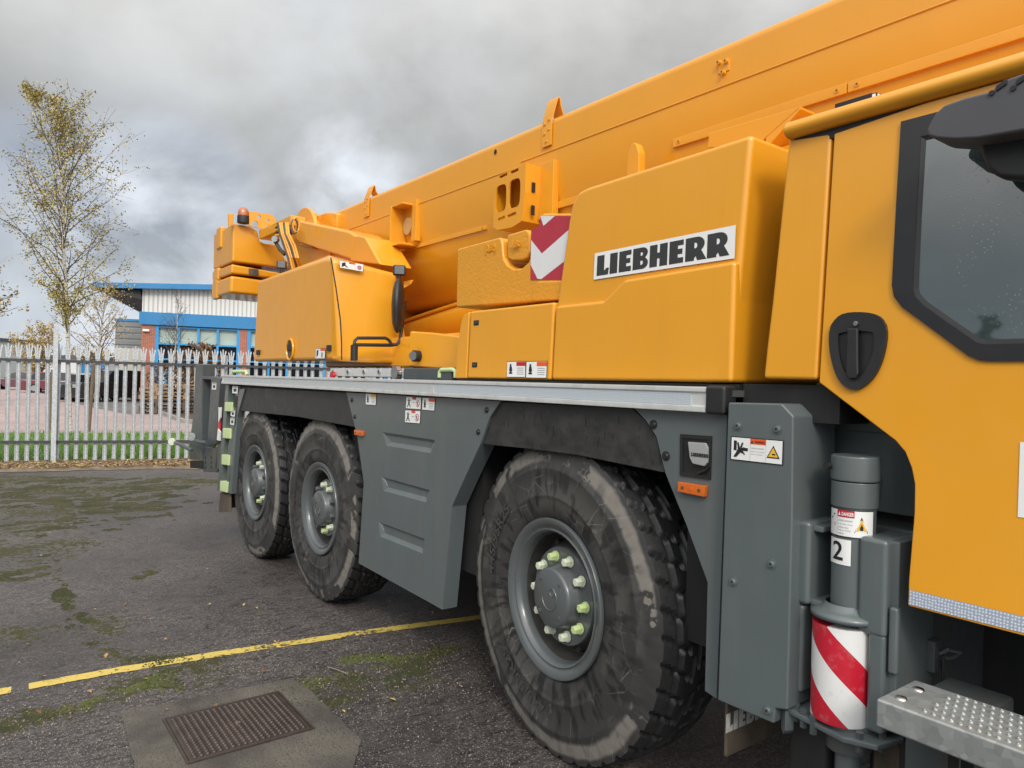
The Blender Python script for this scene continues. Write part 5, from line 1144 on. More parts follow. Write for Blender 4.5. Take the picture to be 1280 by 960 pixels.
# ================================================================ palisade fence
fc=empty('palisade_fence',FP(0,0),'tall galvanised palisade fence with splayed three-point tops along the yard edge','fence')
mb=MB(); H_=2.12; w=.034
# W-section pale with triple splayed head
sec=[(-w,0),(-w*.55,-.014),(-w*.2,-.002),(w*.2,-.002),(w*.55,-.014),(w,0)]; th=.004
def pale_ring(z,sc=1,bend=0): 
    o=[(x*sc,y-bend*abs(x)/w) for x,y in sec]; return [Vector((x,y,z)) for x,y in o]+[Vector((x,y+th,z)) for x,y in reversed(o)]
mb.rings([pale_ring(.06),pale_ring(H_-.26)],M['fence'])
for k,(dx,lean) in enumerate(((-.022,-.028),(0,0),(.022,.028))):
    b0=H_-.26; tipz=H_ if k==1 else H_-.03
    bx=[(dx-.012,b0),(dx+.012,b0),(dx+lean*.3+.015,b0+.12),(dx+lean*.85+.012,tipz-.035),(dx+lean*.9,tipz-.01),(dx+lean*.85-.010,tipz-.03),(dx+lean*.3-.014,b0+.12)]
    mb.prism([Vector((x,-.008-(.012 if k==1 else .0)*(1 if z>b0+.01 else 0),z)) for x,z in bx],(0,.005,0),M['fence'])
pale=mb.build('pale',None,fc,sharp=30,wn=False,origin=(0,0,0))
px_at=lambda u:None
def s_of_px(u,z=1.0):      # where the sight line of column u meets the fence line
    D=ray(u,500); D=Vector((D.x,D.y,0)); C0=Vector((CAM.x,CAM.y,0))
    # O + e s = C0 + D t
    det=D.x*(-e_.y)+D.y*e_.x; r_=O-C0; t=(r_.x*(-e_.y)+r_.y*e_.x)/det; q=C0+D*t; return (q-O).dot(e_)
sA=s_of_px(9); sB=s_of_px(203); pitch=(s_of_px(250,1)-s_of_px(9))/ (241/12.05)
base_s=s_of_px(10)
pitch=.149
npx=[ ]
first=True
rnd=random.Random(5)
sref=s_of_px(60.5); 
for i in range(-20,52):
    s=sref+i*pitch
    o=pale if first else dup(pale)
    o.parent=fc; q=FP(s,-.035); o.location=Vector((q.x,q.y,rnd.uniform(-.015,.015)))-Vector((*WL[fc.name].xy,0)); o.rotation_euler=(rnd.uniform(-.006,.006),rnd.uniform(-.008,.008),-math.atan2(e_.x,e_.y)+PI/2); first=False
for z in(.38,1.80):
    for s0,s1 in ((-5,-.02),(.02,8)):
        mb=MB(); A=FP(sref+16*0+s0+0,.0,z); 
        c=FP((s0+s1)/2+ (s_of_px(70)),-.075,z); mb.obox(c,e_,n_f,Z,(s1-s0)/2,.003,.022,M['rail']); mb.obox(c+Z*.022+n_f*.013,e_,n_f,Z,(s1-s0)/2,.016,.003,M['rail'])
        for k in range(int((s1-s0)/pitch)): mb.obox(c+e_*(-(s1-s0)/2+.08+k*pitch)-n_f*.006,e_,n_f,Z,.008,.006,.008,M['rail'])
        mb.build('rail',None,fc)
for s,h in ((s_of_px(70.5),2.45),(s_of_px(70.5)+2.75,2.0),(s_of_px(70.5)+5.5,2.0),(s_of_px(70.5)-2.75,2.0)):
    mb=MB(); c=FP(s,-.13 if h>2.2 else .05,h/2); mb.obox(c,e_,n_f,Z,.038,.004,h/2,M['fence']); mb.obox(c+n_f*.04,e_,n_f,Z,.003,.04,h/2,M['fence']); mb.build('post',None,fc)
# ================================================================ building
dd=Vector((-43.3,5.35,0))
def BPt(s,t,z): return dd+e_*s+n_f*t+Z*z
def bbox(mb,s0,s1,t0,t1,z0,z1,mat,bev=0,rise=0):
    vs=[BPt(s,t,z+(rise*s)*(1 if (z==z1) else 0)) for s in(s0,s1) for t in(t0,t1) for z in(z0,z1)]
    bv,_=mb.faces(vs,[(0,1,3,2),(4,6,7,5),(0,4,5,1),(2,3,7,6),(0,2,6,4),(1,5,7,3)],mat); bmesh.ops.recalc_face_normals(mb.bm,faces=_)
bld=empty('industrial_building',BPt(10,5,0),'low industrial unit with white ribbed cladding, brick piers and blue roof edge','building')
# brick
m,nt,b=newmat('red_brick'); tc=N(nt,'ShaderNodeTexCoord'); mp=N(nt,'ShaderNodeMapping'); mp.inputs['Rotation'].default_value=(R(90),0,AE); L(nt,tc.outputs['Object'],mp.inputs[0])
sx=N(nt,'ShaderNodeSeparateXYZ'); L(nt,tc.outputs['Object'],sx.inputs[0]); cb=N(nt,'ShaderNodeCombineXYZ'); L(nt,mth(nt,'ADD',mth(nt,'MULTIPLY',sx.outputs[1],.957),mth(nt,'MULTIPLY',sx.outputs[0],.8)),cb.inputs[0]); L(nt,sx.outputs[2],cb.inputs[1])
bk=N(nt,'ShaderNodeTexBrick'); L(nt,cb.outputs[0],bk.inputs['Vector']); bk.inputs['Color1'].default_value=(.42,.10,.045,1); bk.inputs['Color2'].default_value=(.30,.065,.035,1); bk.inputs['Mortar'].default_value=(.32,.25,.2,1); bk.inputs['Scale'].default_value=1; bk.inputs['Brick Width'].default_value=.225; bk.inputs['Row Height'].default_value=.075; bk.inputs['Mortar Size'].default_value=.01
L(nt,bk.outputs[0],b.inputs['Base Color']); b.inputs['Roughness'].default_value=.85; M['brick']=m
# ribbed cladding
def ribbed(name,col,freq,vert=True):
    m,nt,b=newmat(name); tc=N(nt,'ShaderNodeTexCoord'); sx=N(nt,'ShaderNodeSeparateXYZ'); L(nt,tc.outputs['Object'],sx.inputs[0])
    a=mth(nt,'ADD',mth(nt,'MULTIPLY',sx.outputs[1],.957),mth(nt,'MULTIPLY',sx.outputs[0],.2907)) if vert else sx.outputs[2]
    s=mth(nt,'FRACT',mth(nt,'MULTIPLY',a,freq)); h=ramp(nt,s,[(.0,1),(.12,0),(.25,0),(.37,1)]); 
    L(nt,mixc(nt,h,tuple(x*.78 for x in col),col),b.inputs['Base Color']); b.inputs['Roughness'].default_value=.5; bump(nt,b,h,.8,.04); return m
M['clad']=ribbed('white_cladding',(.66,.66,.64),4.4); M['clad2']=ribbed('grey_cladding',(.20,.21,.21),2.2,False)
M['cream']=simple('cream_render',(.52,.50,.45),.8,var=.05,vs=.5)
M['blue']=simple('blue_trim',(.025,.19,.42),.35,coat=.3,var=.1,vs=.7,streak=.2,dirt=(.05,.2,.4))
M['bluel']=simple('blue_frame',(.035,.27,.56),.4,var=.06,vs=1)
m,nt,b=newmat('dark_window'); b.inputs['Base Color'].default_value=(.008,.009,.011,1); b.inputs['Roughness'].default_value=.06; b.inputs['Specular IOR Level'].default_value=.15; M['dwin']=m
M['frost']=simple('frosted_pane',(.40,.48,.42),.25,coat=.4,var=.2,vs=1.5)
M['soff']=simple('dark_soffit',(.035,.035,.038),.7,var=.2,vs=1)
mb=MB(); bbox(mb,0,46,.6,24,0,4.25,M['void']); mb.build('core',None,bld,wn=False,smooth=False)
mb=MB(); bbox(mb,0,46,.0,24,4.95,6.28,M['clad'],rise=.05); mb.build('upper_cladding',None,bld,wn=False,smooth=False)
mb=MB(); bbox(mb,-.12,46,-.12,1.0,4.27,4.95,M['blue']); mb.build('blue_band',None,bld,smooth=False)
mb=MB(); 
vs=[BPt(s,t,z) for s,t,z in((-2.3,-.5,6.33),(46,-.5,8.7),(46,25,8.9),(-2.3,25,6.53),(-2.3,-.5,6.05),(46,-.5,8.4),(46,25,8.6),(-2.3,25,6.23))]
_,ff=mb.faces(vs,[(0,1,2,3),(4,7,6,5),(0,4,5,1),(1,5,6,2),(2,6,7,3),(3,7,4,0)],M['blue']); bmesh.ops.recalc_face_normals(mb.bm,faces=ff); rf=mb.build('roof',None,bld,smooth=False)
mb=MB(); vs=[BPt(s,t,z) for s,t,z in((-2.2,-.4,6.04),(0,-.1,5.6),(0,24,5.8),(-2.2,24,6.2),(-.1,-.1,6.1),(-.1,24,6.3))]; _,ff=mb.faces(vs,[(0,1,2,3),(0,4,1),(3,2,5),(0,3,5,4),(1,4,5,2)],M['soff']); bmesh.ops.recalc_face_normals(mb.bm,faces=ff); mb.build('soffit',None,bld,wn=False,smooth=False)
def spx(u,t=0):     # distance along the facade seen at column u
    D=ray(u,450); D=Vector((D.x,D.y,0)); o=dd+n_f*t; C0=Vector((CAM.x,CAM.y,0)); det=D.x*(-e_.y)+D.y*e_.x; r_=o-C0; q=(r_.x*(-e_.y)+r_.y*e_.x)/det; return ((C0+D*q)-o).dot(e_)
mb=MB(); bbox(mb,0,spx(193),.0,5,0,4.27,M['brick']); mb.build('brick_pier',None,bld,smooth=False)
sP0=spx(299.5);sP1=spx(308.5); step_=sP1-sP0; bay=spx(299.5)-spx(193)
s=spx(193)
for kbay in range(4):
    s0=s; s1=s+bay
    wdw=MB(); n_c=4; fw_=.09
    bbox(wdw,s0,s0+.18,.02,.2,0,4.27,M['bluel']); bbox(wdw,s1-.18,s1,.02,.2,0,4.27,M['bluel'])
    for z in(4.19,3.26,2.42,1.42,.5,.05): bbox(wdw,s0+.18,s1-.18,.021,.19,z-.045,z+.045,M['bluel'])
    cwid=(bay-.36)/n_c
    for c_ in range(1,n_c): bbox(wdw,s0+.18+c_*cwid-.06,s0+.18+c_*cwid+.06,.018,.2,0,4.2,M['bluel'])
    wo=wdw.build('window',None,bld,wn=False,smooth=False)
    p_=MB(); bbox(p_,s0+.1,s1-.1,.25,.27,3.28,4.2,M['frost']); p_.build('frosted_panes',None,wo,smooth=False)
    p_=MB(); bbox(p_,s0+.1,s1-.1,.25,.27,.05,3.26,M['dwin']); p_.build('dark_panes',None,wo,smooth=False)
    p_=MB(); bbox(p_,s1+.0,s1+step_,.0,.5,0,4.27,M['brick']); p_.build('brick_pier',None,bld,smooth=False)
    s=s1+step_
p_=MB(); bbox(p_,s,46,.0,.5,0,4.27,M['brick']); p_.build('brick_wall',None,bld,smooth=False)
# doorway and noticeboard low in the first bay
p_=MB(); bbox(p_,spx(199),spx(214),-.02,.02,.4,1.75,M['bluel']); p_.build('blue_door',None,bld,smooth=False)
p_=MB(); bbox(p_,spx(200),spx(206),-.04,-.01,1.0,1.7,M['frost']); bbox(p_,spx(217),spx(224),-.04,-.01,.8,1.6,M['wht']); p_.build('door_pane',None,bld,smooth=False)
# security camera
p_=MB(); c=BPt(spx(182),-.12,3.95); p_.obox(c,e_,n_f,Z,.16,.06,.06,M['wht'],.01); p_.cyl(c+n_f*.05,c+n_f*.14,.03,8,M['wht']); p_.build('security_camera',None,bld)
# annex behind: grey cladding over cream
an=empty('grey_annex_building',BPt(-8,16,0),'grey clad annex with cream base and thin blue roof edge behind the brick pier','building')
D1=ray(143,430); q=CAM+D1*54; dd_old=dd
def ann(mb,z0,z1,mat,o=0): 
    a=CAM+ray(143,460)*54; a.z=0; s1_=9; vs=[a+e_*ss+n_f*(tt)+Z*z for ss in(-o,s1_) for tt in(-o,8) for z in(z0,z1)]
    _,ff=mb.faces(vs,[(0,1,3,2),(4,6,7,5),(0,4,5,1),(2,3,7,6),(0,2,6,4),(1,5,7,3)],mat); bmesh.ops.recalc_face_normals(mb.bm,faces=ff)
mb=MB(); ann(mb,3.5,5.5,M['clad2']); mb.build('upper_wall',None,an,wn=False,smooth=False)
mb=MB(); ann(mb,0,3.49,M['cream'],-.02); mb.build('lower_wall',None,an,wn=False,smooth=False)
mb=MB(); ann(mb,5.5,5.68,M['blue'],.06); mb.build('roof_edge',None,an,wn=False,smooth=False)
# ================================================================ trees
def at(u,v,dep): return CAM+ray(u,v)*dep
m,nt,b=newmat('birch_bark'); n=noise(nt,9,5,.7,map_={'s':(1,1,2.5)}); L(nt,mixc(nt,ramp(nt,n,[(.54,0),(.62,1)]),(.52,.47,.42),(.07,.05,.045)),b.inputs['Base Color']); b.inputs['Roughness'].default_value=.8; M['birch']=m
M['twig']=simple('dark_twig',(.07,.05,.042),.8,var=.3); M['bark2']=simple('grey_bark',(.12,.10,.085),.85,var=.3)
def leafmats(name,cols): 
    out=[]
    for i,c in enumerate(cols):
        m,nt,b=newmat('%s_%d'%(name,i)); b.inputs['Base Color'].default_value=(*c,1); b.inputs['Roughness'].default_value=.55
        try: b.inputs['Transmission Weight'].default_value=0; b.inputs['Subsurface Weight'].default_value=0
        except Exception: pass
        out.append(m)
    return out
LB=leafmats('birch_leaf',[(.38,.32,.08),(.50,.39,.10),(.24,.24,.07),(.55,.39,.10),(.28,.20,.06)])
LO=leafmats('orange_leaf',[(.42,.26,.06),(.50,.33,.09),(.30,.20,.05)])
LO2=leafmats('golden_leaf',[(.46,.33,.12),(.52,.40,.18),(.36,.27,.10)])
LG=leafmats('green_leaf',[(.05,.07,.02),(.08,.10,.03),(.035,.05,.018)])
LBR=leafmats('brown_leaf',[(.20,.11,.05),(.28,.16,.07),(.12,.07,.035)])
def tree(name,path,r0,blen,nb,lpt,lsize,lm,barkm,label,cat='tree',group=None,seed=1,tstart=.25,up=.75,droop=.0,twigs=5,base=None):
    rnd=random.Random(seed); base=Vector(base if base else (path[0].x,path[0].y,0))
    t=empty(name,base,label,cat,group); n=len(path)
    mb=MB(); mb.tube(path,[r0*(1-.88*i/(n-1)) for i in range(n)],10,barkm); mb.build('trunk',None,t,wn=False)
    br=MB(); lf=MB()
    def pos(q): x=q*(n-1); i=min(n-2,int(x)); return path[i].lerp(path[i+1],x-i)
    for k in range(nb):
        q=tstart+(1-tstart)*(k+rnd.random())/nb; p=pos(min(.995,q)); a=rnd.uniform(0,2*PI); ln=blen*((.10+1.12*math.sin(PI*min(1,(1-q)*1.05)*.62)**1.25) if name=='birch_tree' else (1.2-q*.98))*rnd.uniform(.6,1.2)*(1 if q>tstart+.12 else .6); lp=max(1,int(lpt*(1.5-q*1.38))) if lpt else 0
        d=Vector((math.cos(a),math.sin(a),up*rnd.uniform(.7,1.6))).normalized(); pts=[p]; s=6
        for j in range(s): d=(d+Vector((rnd.uniform(-.2,.2),rnd.uniform(-.2,.2),rnd.uniform(-.15,.2)-droop*j*.1))).normalized(); pts.append(pts[-1]+d*ln/s)
        rb=r0*(1-.8*q)*.38; br.tube(pts,[max(.003,rb*(1-.85*j/s)) for j in range(s+1)],5,M['twig'])
        for w in range(twigs):
            f=rnd.uniform(.25,1); x=f*s; i=min(s-1,int(x)); tp=pts[i].lerp(pts[i+1],x-i); dd_=Vector((rnd.uniform(-1,1),rnd.uniform(-1,1),rnd.uniform(-.3,.9))).normalized(); tl=ln*.32*rnd.uniform(.5,1.2); tq=[tp,tp+dd_*tl*.5,tp+dd_*tl+Vector((0,0,-droop*tl*.6))]
            br.tube(tq,[max(.0028,rb*.25),.003,.002],3,M['twig'])
            for z in range(lp):
                g=rnd.random(); c=tq[0].lerp(tq[2],g)+Vector((rnd.gauss(0,.04),rnd.gauss(0,.04),rnd.gauss(-.02,.04)))*(1+ln*.5); sz=rnd.uniform(*lsize); u=Vector((rnd.gauss(0,1),rnd.gauss(0,1),rnd.gauss(0,1))).normalized(); v=u.orthogonal().normalized()
                lf.faces([c+u*sz,c+v*sz*.65,c-u*sz,c-v*sz*.65],[(0,1,2,3)],lm[rnd.randrange(len(lm))])
    b_=br.build('branches',None,t,wn=False)
    if lf.bm.faces: lf.build('crown',None,t,wn=False,smooth=False)
    else: lf.bm.free()
    return t
D0=18.9
tree('birch_tree',[at(u,v,D0) for u,v in((88,546),(86,480),(85,420),(83,370),(80,320),(79,270),(77,220),(72,180),(62,150),(47,128),(30,110))],.055,2.25,96,15,(.019,.038),LB,M['birch'],'tall thin birch with sparse yellowing leaves and a white trunk behind the fence',group=None,seed=8,tstart=.2,up=1.05,twigs=11,base=PZ(88,546,0))
b0=PZ(120,508,0); tree('birch_tree',[b0,b0+Vector((0,.1,1.4)),b0+Vector((0,.1,3.0)),b0+Vector((.1,.2,4.6)),b0+Vector((0,.3,6.0))],.09,2.3,40,9,(.03,.055),LO2,M['birch'],'shorter golden-leaved birch standing behind the tall thin birch',seed=3,tstart=.2,up=1.0,twigs=7)
b0=PZ(45,487,0); tree('ornamental_tree',[b0,b0+Vector((0,.1,1.4)),b0+Vector((0,.1,2.6)),b0+Vector((.1,.2,4.0)),b0+Vector((0,.3,5.2))],.12,4.0,50,12,(.06,.11),LO2,M['bark2'],'pale orange-leaved tree far down the estate road beyond the parked red cars',seed=5,tstart=.15,up=.8,twigs=8)
b0=PZ(-62,505,0); tree('broadleaf_tree',[b0,b0+Vector((0,.1,2)),b0+Vector((0,.1,3.6)),b0+Vector((.1,.2,5)),b0+Vector((0,.3,6.6))],.16,3.9,50,10,(.05,.10),LB+LG,M['bark2'],'leafy tree at the left edge of the picture reaching in with one branch',seed=9,tstart=.3,up=.6,twigs=8)
b0=PZ(213,520,0); tree('bare_birch_tree',[b0,b0+Vector((0,.05,1.2)),b0+Vector((.05,.1,2.4)),b0+Vector((0,.15,3.4)),b0+Vector((0,.2,4.7))],.06,1.7,46,0,(.03,.05),LBR,M['birch'],'small almost leafless white-stemmed birch in front of the building windows',seed=12,tstart=.3,up=1.1,twigs=9)
b0=PZ(243,512,0); tree('beech_tree',[b0,b0+Vector((0,.05,.8)),b0+Vector((.05,.1,1.7)),b0+Vector((0,.15,2.5)),b0+Vector((0,.2,3.0))],.07,1.7,40,12,(.05,.09),LBR,M['bark2'],'bushy beech holding brown dead leaves in front of the dark windows',seed=14,tstart=.1,up=.35,twigs=7)
b0=PZ(196,514,0); tree('shrub',[b0,b0+Vector((0,.05,.5)),b0+Vector((.05,.1,1.1)),b0+Vector((0,.15,1.6)),b0+Vector((0,.2,2.0))],.05,1.1,26,9,(.04,.07),LBR,M['bark2'],'low brown-leaved shrub beside the first brick pier','shrub',seed=15,tstart=.1,up=.5,twigs=5)
for i,(x,y) in enumerate(((-15.6,-41),(-13.0,-42),(-21,-44))):
    b0=Vector((x,y,0)); hh=(9.9,9.3,8)[i]; tree('roadside_tree',[b0+Z*(hh*k/4) for k in range(5)],.15,2.4,34,22,(.14,.26),LG,M['bark2'],None,seed=30+i,tstart=.25,up=.7,twigs=6)
for i,o in enumerate([o for o in bpy.data.objects if o.name.startswith('roadside_tree')]): tag(o,'dark roadside tree behind the viewer, mirrored low in the cab window','tree','trees mirrored in the cab window')
# stakes
for u0,v0,u1,v1,lb in ((63,541,66,462,'weathered wooden stake left of the tall birch'),(111,540,117,455,'weathered wooden stake right of the tall birch')):
    mb=MB(); A=PZ(u0,v0,0); dp=(A-CAM).dot(Fw); mb.tube([A,at(u1,v1,dp)],.045,10,simple('stake_wood',(.16,.115,.075),.85,var=.3,vs=8,streak=.5)); o=mb.build('wooden_stake'); tag(o,lb,'stake')
# far background
M['pale']=simple('pale_sheet_wall',(.50,.52,.53),.7,var=.05,vs=.1)
for (u0,u1,dep,h,lb) in ((-60,34,150,7.5,'long pale warehouse on the horizon at the far left'),(92,140,120,3.6,'low white unit beyond the car park behind the birch')):
    a=at(u0,466,dep);c=at(u1,466,dep); a.z=0;c.z=0; d_=(c-a); w=empty('warehouse',(a+c)/2,lb,'building'); mb=MB(); mb.obox((a+c)/2+Z*h/2+Vector((-8,0,0)),d_,d_.cross(Z),Z,d_.length/2,8,h/2,M['pale']); mb.build('wall',None,w,smooth=False); mb=MB(); mb.obox((a+c)/2+Z*(h+.3)+Vector((-8,0,0)),d_,d_.cross(Z),Z,d_.length/2+.4,8.4,.3,M['dgrey']); mb.build('roof',None,w,smooth=False)
    mb=MB(); mb.obox((a+c)/2+Z*1.6+Vector((-0,0,0)),d_,d_.cross(Z),Z,2.0,.5,1.6,M['blue']); mb.build('loading_door',None,w,smooth=False)
rnd=random.Random(77); mb=MB()
for i in range(5200):
    dep=rnd.uniform(170,240); u=rnd.uniform(-300,1000); hmax=(3.5+3.5*abs(math.sin(u*.021)+.5*math.sin(u*.063)))
    p=at(u,466,dep); p.z=rnd.uniform(0,hmax); s=rnd.uniform(.5,1.1); a=Vector((rnd.gauss(0,1),rnd.gauss(0,1),rnd.gauss(0,1))).normalized(); c=a.orthogonal().normalized()
    mb.faces([p+a*s,p+c*s,p-a*s,p-c*s],[(0,1,2,3)],(LG+LO[:1])[rnd.randrange(4)])
tag(mb.build('distant_treeline',wn=False,smooth=False),kind='stuff')
# ================================================================ parked cars
M['cglass']=simple('car_glass',(.012,.014,.016),.08,var=.1); M['ctyre']=simple('car_tyre',(.015,.015,.015),.8); M['crim']=simple('alloy_rim',(.35,.35,.36),.35,metal=.6)
def car(loc,ang,col,label,Ln=4.4,W=1.8,H=1.5,suv=False,name='parked_car'):
    t=empty(name,(0,0,0),label,'car','cars parked outside the building'); pm=simple('car_paint_'+label[:6].replace(' ','_'),col,.3,coat=.8,var=.05)
    hb=H*.60; g=.22
    prof=[(-Ln/2,g+.1),(-Ln/2+.03,hb*.85),(-Ln/2+.15,hb),(-Ln*.17,hb+.03),(Ln*.42 if suv else Ln*.36,hb+.05),(Ln/2-.03,hb*.95),(Ln/2,g+.15),(Ln/2-.1,g),(Ln*.36,g),(Ln*.30,.60),(Ln*.24,.60),(Ln*.18,g),(-Ln*.18,g),(-Ln*.24,.60),(-Ln*.34,.60),(-Ln*.40,g),(-Ln/2+.08,g)]
    mb=MB(); mb.prism([(x,-W/2,z) for x,z in prof],(0,W,0),pm,.05,3,25); mb.build('body',None,t,sharp=30)
    cab=[(-Ln*.19,hb),(-Ln*.04,H-.06),(Ln*.05,H),(Ln*.30 if not suv else Ln*.38,H-.04),(Ln*.42 if not suv else Ln*.46,hb)]
    A=[(x,-W/2+.06,z) for x,z in cab]; 
    mb=MB(); ins=[Vector((x,-W/2+(.07 if z<hb+.1 else .2),z)) for x,z in cab]; oth=[Vector((p.x,-p.y,p.z)) for p in ins]; mb.loft(ins,oth,M['cglass'],.03,2); gl=mb.build('windows',None,t)
    mb=MB(); top=[Vector((cab[1][0]-.02,-W/2+.19,H-.05)),Vector((cab[2][0],-W/2+.19,H+.015)),Vector((cab[3][0],-W/2+.19,H-.02))]; mb.loft([*top,*[p-Z*.06 for p in reversed(top)]],[*[Vector((p.x,-p.y,p.z)) for p in top],*[Vector((p.x,-p.y,p.z-.06)) for p in reversed(top)]],pm,.02,2); mb.build('roof',None,t)
    for sx_ in(-.29,.27):
        for sy in(-1,1):
            c=Vector((sx_*Ln,sy*(W/2-.10),.33)); mb=MB(); mb.cyl(c-Yv*.11,c+Yv*.11,.33,24,M['ctyre'],bev=.03); wh=mb.build('wheel',None,t); mb=MB(); mb.cyl(c+Yv*sy*.10,c+Yv*sy*.118,.21,18,M['crim']); mb.build('rim',None,wh)
    for sy in(-1,1): mb=MB(); mb.box((-Ln/2-.01,sy*(W/2-.35)-.16,hb*.72),(-Ln/2+.12,sy*(W/2-.35)+.16,hb*.9),M['lens'],.02); mb.build('headlight',None,t); mb=MB(); mb.box((Ln/2-.1,sy*(W/2-.2)-.1,hb*.7),(Ln/2+.01,sy*(W/2-.2)+.1,hb*.95),M['red'],.02); mb.build('tail_light',None,t)
    t.location=loc; t.rotation_euler=(0,0,ang); return t
def cl_(u,v): return PZ(u,v,0)
ea=math.atan2(.9568,.2907)
car(cl_(132,501.5),ea+.85,(.012,.013,.015),'black SUV parked nearest the building with chrome wheels showing',4.7,1.9,1.75,True)
car(cl_(104,500.5),ea-1.1,(.42,.44,.46),'silver car parked end-on just left of the black SUV',4.2,1.75,1.5)
car(cl_(112,494),ea+.3,(.60,.61,.62),'white car half hidden behind the silver and black cars',4.4,1.8,1.55)
car(cl_(70,491),ea+.1,(.13,.015,.025),'dark red car parked behind the left wooden stake',4.3,1.8,1.5)
car(cl_(55,490),ea-1.1,(.42,.02,.04),'bright pinkish red car parked left of the dark red one',3.9,1.7,1.5)
car(cl_(22,487),ea+.0,(.10,.03,.04),'maroon car at the far left end of the parked row',4.3,1.8,1.45)
car(cl_(170,497),ea+.2,(.35,.36,.38),'grey car parked beside the brick pier behind the black SUV',4.4,1.8,1.45)
# ================================================================ pallets stacked on the bark bed
M['pal']=simple('pallet_wood',(.34,.22,.12),.85,var=.35,vs=3,streak=.3); M['pald']=simple('old_pallet_wood',(.13,.095,.07),.9,var=.4,vs=3)
def pallet(mat):
    mb=MB()
    for i in range(7): mb.box((-.6+i*.178,-.5,.122),(-.6+i*.178+.13,.5,.144),mat)
    for y in(-.5,-.07,.36): mb.box((-.6,y,.10),(.6,y+.14,.1215),mat); mb.box((-.6,y,0),(.6,y+.14,.0215),mat)
    for y in(-.5,-.07,.36):
        for x in(-.6,-.07,.46): mb.box((x,y,.0218),(x+.14,y+.14,.0998),mat)
    return mb.build('wooden_pallet',None,None,wn=False,smooth=False,origin=(0,0,0))
pr1=pallet(M['pal']); pr2=pallet(M['pald']); rnd=random.Random(4); used={pr1:False,pr2:False}
tag(pr1,'pale wooden pallet in the upper part of the stacks on the bark bed','pallet','pale pallets stacked near the building'); tag(pr2,'dark weathered wooden pallet in the lower part of the stacks on the bark bed','pallet','dark pallets stacked near the building')
for su,sv in ((197,517),(214,517),(231,516)):
    b0=cl_(su,sv)
    for k in range(8 if su>200 else 7):
        pr=pr2 if (k<4 or (k+su)%4==0) else pr1
        o=pr if not used[pr] else pr.copy()
        if used[pr]: C.objects.link(o)
        used[pr]=True; o.location=(b0.x+rnd.uniform(-.03,.03),b0.y+rnd.uniform(-.03,.03),.026+k*.1455); o.rotation_euler=(0,0,ea+rnd.uniform(-.05,.05))
# ================================================================ WORLD AND LIGHT
W_=bpy.data.worlds.new('World'); S.world=W_; W_.use_nodes=True; nt=W_.node_tree; nt.nodes.clear()
sd_=Vector((.80,-.44,.62)).normalized(); el=math.asin(sd_.z)
out=N(nt,'ShaderNodeOutputWorld'); sky=N(nt,'ShaderNodeTexSky'); sky.sky_type='NISHITA'; sky.sun_disc=False; sky.sun_elevation=el; sky.sun_rotation=math.atan2(sd_.x,sd_.y)
bg1=N(nt,'ShaderNodeBackground'); bg1.inputs[1].default_value=.09; L(nt,sky.outputs[0],bg1.inputs[0])
tc=N(nt,'ShaderNodeTexCoord'); nm=N(nt,'ShaderNodeVectorMath'); nm.operation='NORMALIZE'; L(nt,tc.outputs['Generated'],nm.inputs[0]); sx=N(nt,'ShaderNodeSeparateXYZ'); L(nt,nm.outputs[0],sx.inputs[0])
zc_=mth(nt,'MAXIMUM',sx.outputs[2],0.0); dz=mth(nt,'ADD',zc_,.16); pv=N(nt,'ShaderNodeCombineXYZ'); L(nt,mth(nt,'DIVIDE',sx.outputs[0],dz),pv.inputs[0]); L(nt,mth(nt,'DIVIDE',sx.outputs[1],dz),pv.inputs[1])
pv=N(nt,'ShaderNodeVectorMath'); pv.operation='MULTIPLY'; L(nt,nm.outputs[0],pv.inputs[0]); pv.inputs[1].default_value=(2.5,2.5,3.6)
def wn_(sc,det,ro,dist=0,off=(0,0,0),s=(1,1,1)):
    mp=N(nt,'ShaderNodeMapping'); mp.inputs['Location'].default_value=off; mp.inputs['Scale'].default_value=s; L(nt,pv.outputs[0],mp.inputs[0]); n=N(nt,'ShaderNodeTexNoise'); n.inputs['Scale'].default_value=sc; n.inputs['Detail'].default_value=det; n.inputs['Roughness'].default_value=ro; n.inputs['Distortion'].default_value=dist; L(nt,mp.outputs[0],n.inputs['Vector']); return n.outputs['Fac']
base=ramp(nt,zc_,[(0,(.66,.72,.80)),(.06,(.57,.63,.71)),(.12,(.38,.42,.47)),(.20,(.32,.335,.35)),(.31,(.47,.475,.465)),(.46,(.68,.68,.66)),(1,(.66,.66,.66))])
n1=wn_(1.5,7,.52,.1,(3.1,1.7,0)); n2=wn_(.4,4,.45,.1,(.4,7.7,0))
mul=mth(nt,'ADD',.06,mth(nt,'ADD',mth(nt,'MULTIPLY',n1,1.25),mth(nt,'MULTIPLY',n2,.65)))
cm=N(nt,'ShaderNodeVectorMath'); cm.operation='SCALE'; L(nt,base,cm.inputs[0]); L(nt,mul,cm.inputs['Scale'])
def dirglow(u,v,w):
    d_=ray(u,v).normalized(); dp=N(nt,'ShaderNodeVectorMath'); dp.operation='DOT_PRODUCT'; L(nt,nm.outputs[0],dp.inputs[0]); dp.inputs[1].default_value=d_; return ramp(nt,dp.outputs['Value'],[(math.cos(w),0),(1,1)])
gl_=None
for u,v,w,s in((440,222,.10,1.3),(205,325,.20,1.3),(150,340,.16,1.1),(262,205,.08,.5),(300,20,.3,.35),(420,70,.25,.4),(20,250,.14,.35)):
    g=mth(nt,'MULTIPLY',dirglow(u,v,w),s); gl_=g if gl_ is None else mth(nt,'MAXIMUM',gl_,g)
wisp=mth(nt,'MULTIPLY',gl_,ramp(nt,wn_(2.2,7,.55,.25,(1,2,0)),[(.36,0),(.66,1)]))
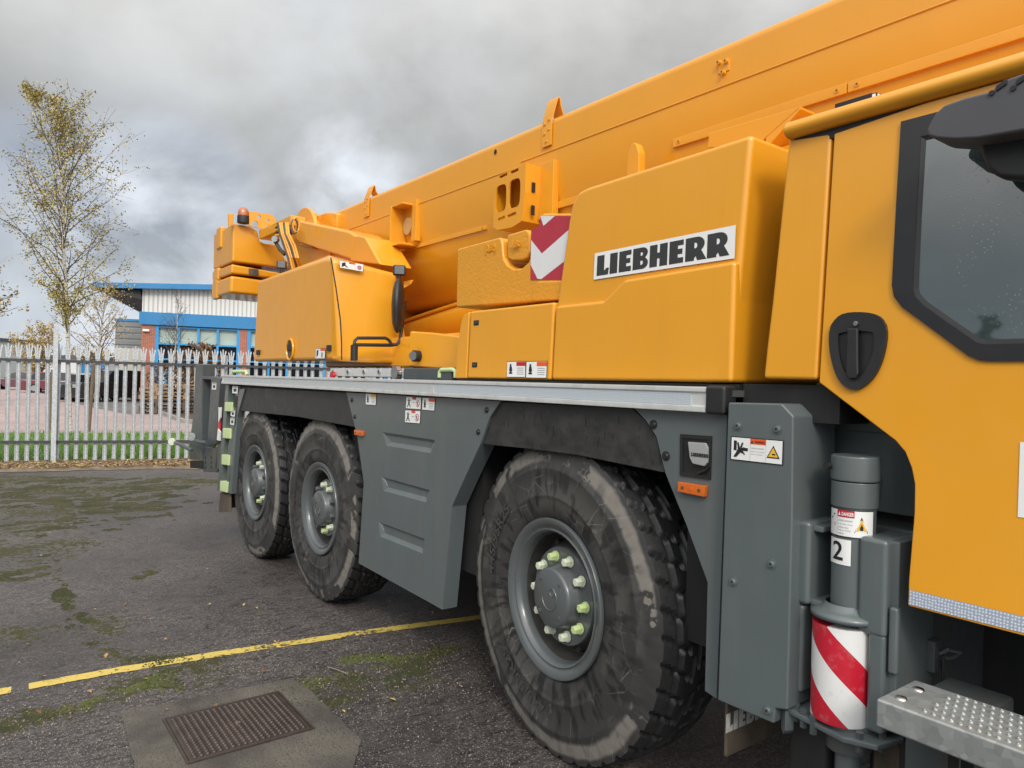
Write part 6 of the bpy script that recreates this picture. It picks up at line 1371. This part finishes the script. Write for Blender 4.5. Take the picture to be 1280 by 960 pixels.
blu=mth(nt,'MULTIPLY',mth(nt,'MAXIMUM',dirglow(10,300,.22),dirglow(205,240,.12)),ramp(nt,wn_(1.7,6,.5,.2,(5,2,0)),[(.42,0),(.62,.75)]))
cw=mixc(nt,blu,cm.outputs[0],(.40,.47,.60))
cw=mixc(nt,wisp,cw,(.88,.93,1.0))
# thin bright cloud round the hidden sun
dp=N(nt,'ShaderNodeVectorMath'); dp.operation='DOT_PRODUCT'; L(nt,nm.outputs[0],dp.inputs[0]); dp.inputs[1].default_value=sd_
sg=ramp(nt,dp.outputs['Value'],[(.1,0),(.6,.35),(1,1)]); sb=N(nt,'ShaderNodeMath'); sb.operation='MULTIPLY_ADD'; L(nt,sg,sb.inputs[0]); sb.inputs[1].default_value=4.4; sb.inputs[2].default_value=1.0
# unseen low sky on yard side darkened, added to keep undersides shaded
lw=mth(nt,'MULTIPLY',ramp(nt,mth(nt,'MAXIMUM',mth(nt,'MULTIPLY',sx.outputs[1],-1.0),mth(nt,'MULTIPLY',sx.outputs[0],.8)),[(.0,0),(.40,1)]),ramp(nt,zc_,[(.08,.80),(.46,0)]))
cw=mixc(nt,lw,cw,(.12,.13,.145))
dpm=N(nt,'ShaderNodeVectorMath'); dpm.operation='SCALE'; L(nt,cw,dpm.inputs[0]); L(nt,sb.outputs[0],dpm.inputs['Scale'])
bg2=N(nt,'ShaderNodeBackground'); bg2.inputs[1].default_value=1.0; L(nt,dpm.outputs[0],bg2.inputs[0])
mx=N(nt,'ShaderNodeMixShader'); L(nt,ramp(nt,n2,[(.30,.80),(.45,.96)]),mx.inputs[0]); L(nt,bg1.outputs[0],mx.inputs[1]); L(nt,bg2.outputs[0],mx.inputs[2]); L(nt,mx.outputs[0],out.inputs[0])
sl=bpy.data.lights.new('sun','SUN'); sl.energy=1.3; sl.angle=R(12); sl.color=(1,.93,.82); so=bpy.data.objects.new('sun',sl); C.objects.link(so); so.rotation_euler=sd_.to_track_quat('Z','Y').to_euler(); so.location=(6,-6,12)
vs_=S.view_settings; vs_.view_transform='Standard'; vs_.look='None'; vs_.exposure=0.0; vs_.gamma=1; vs_.use_curve_mapping=False
S.render.engine='CYCLES'
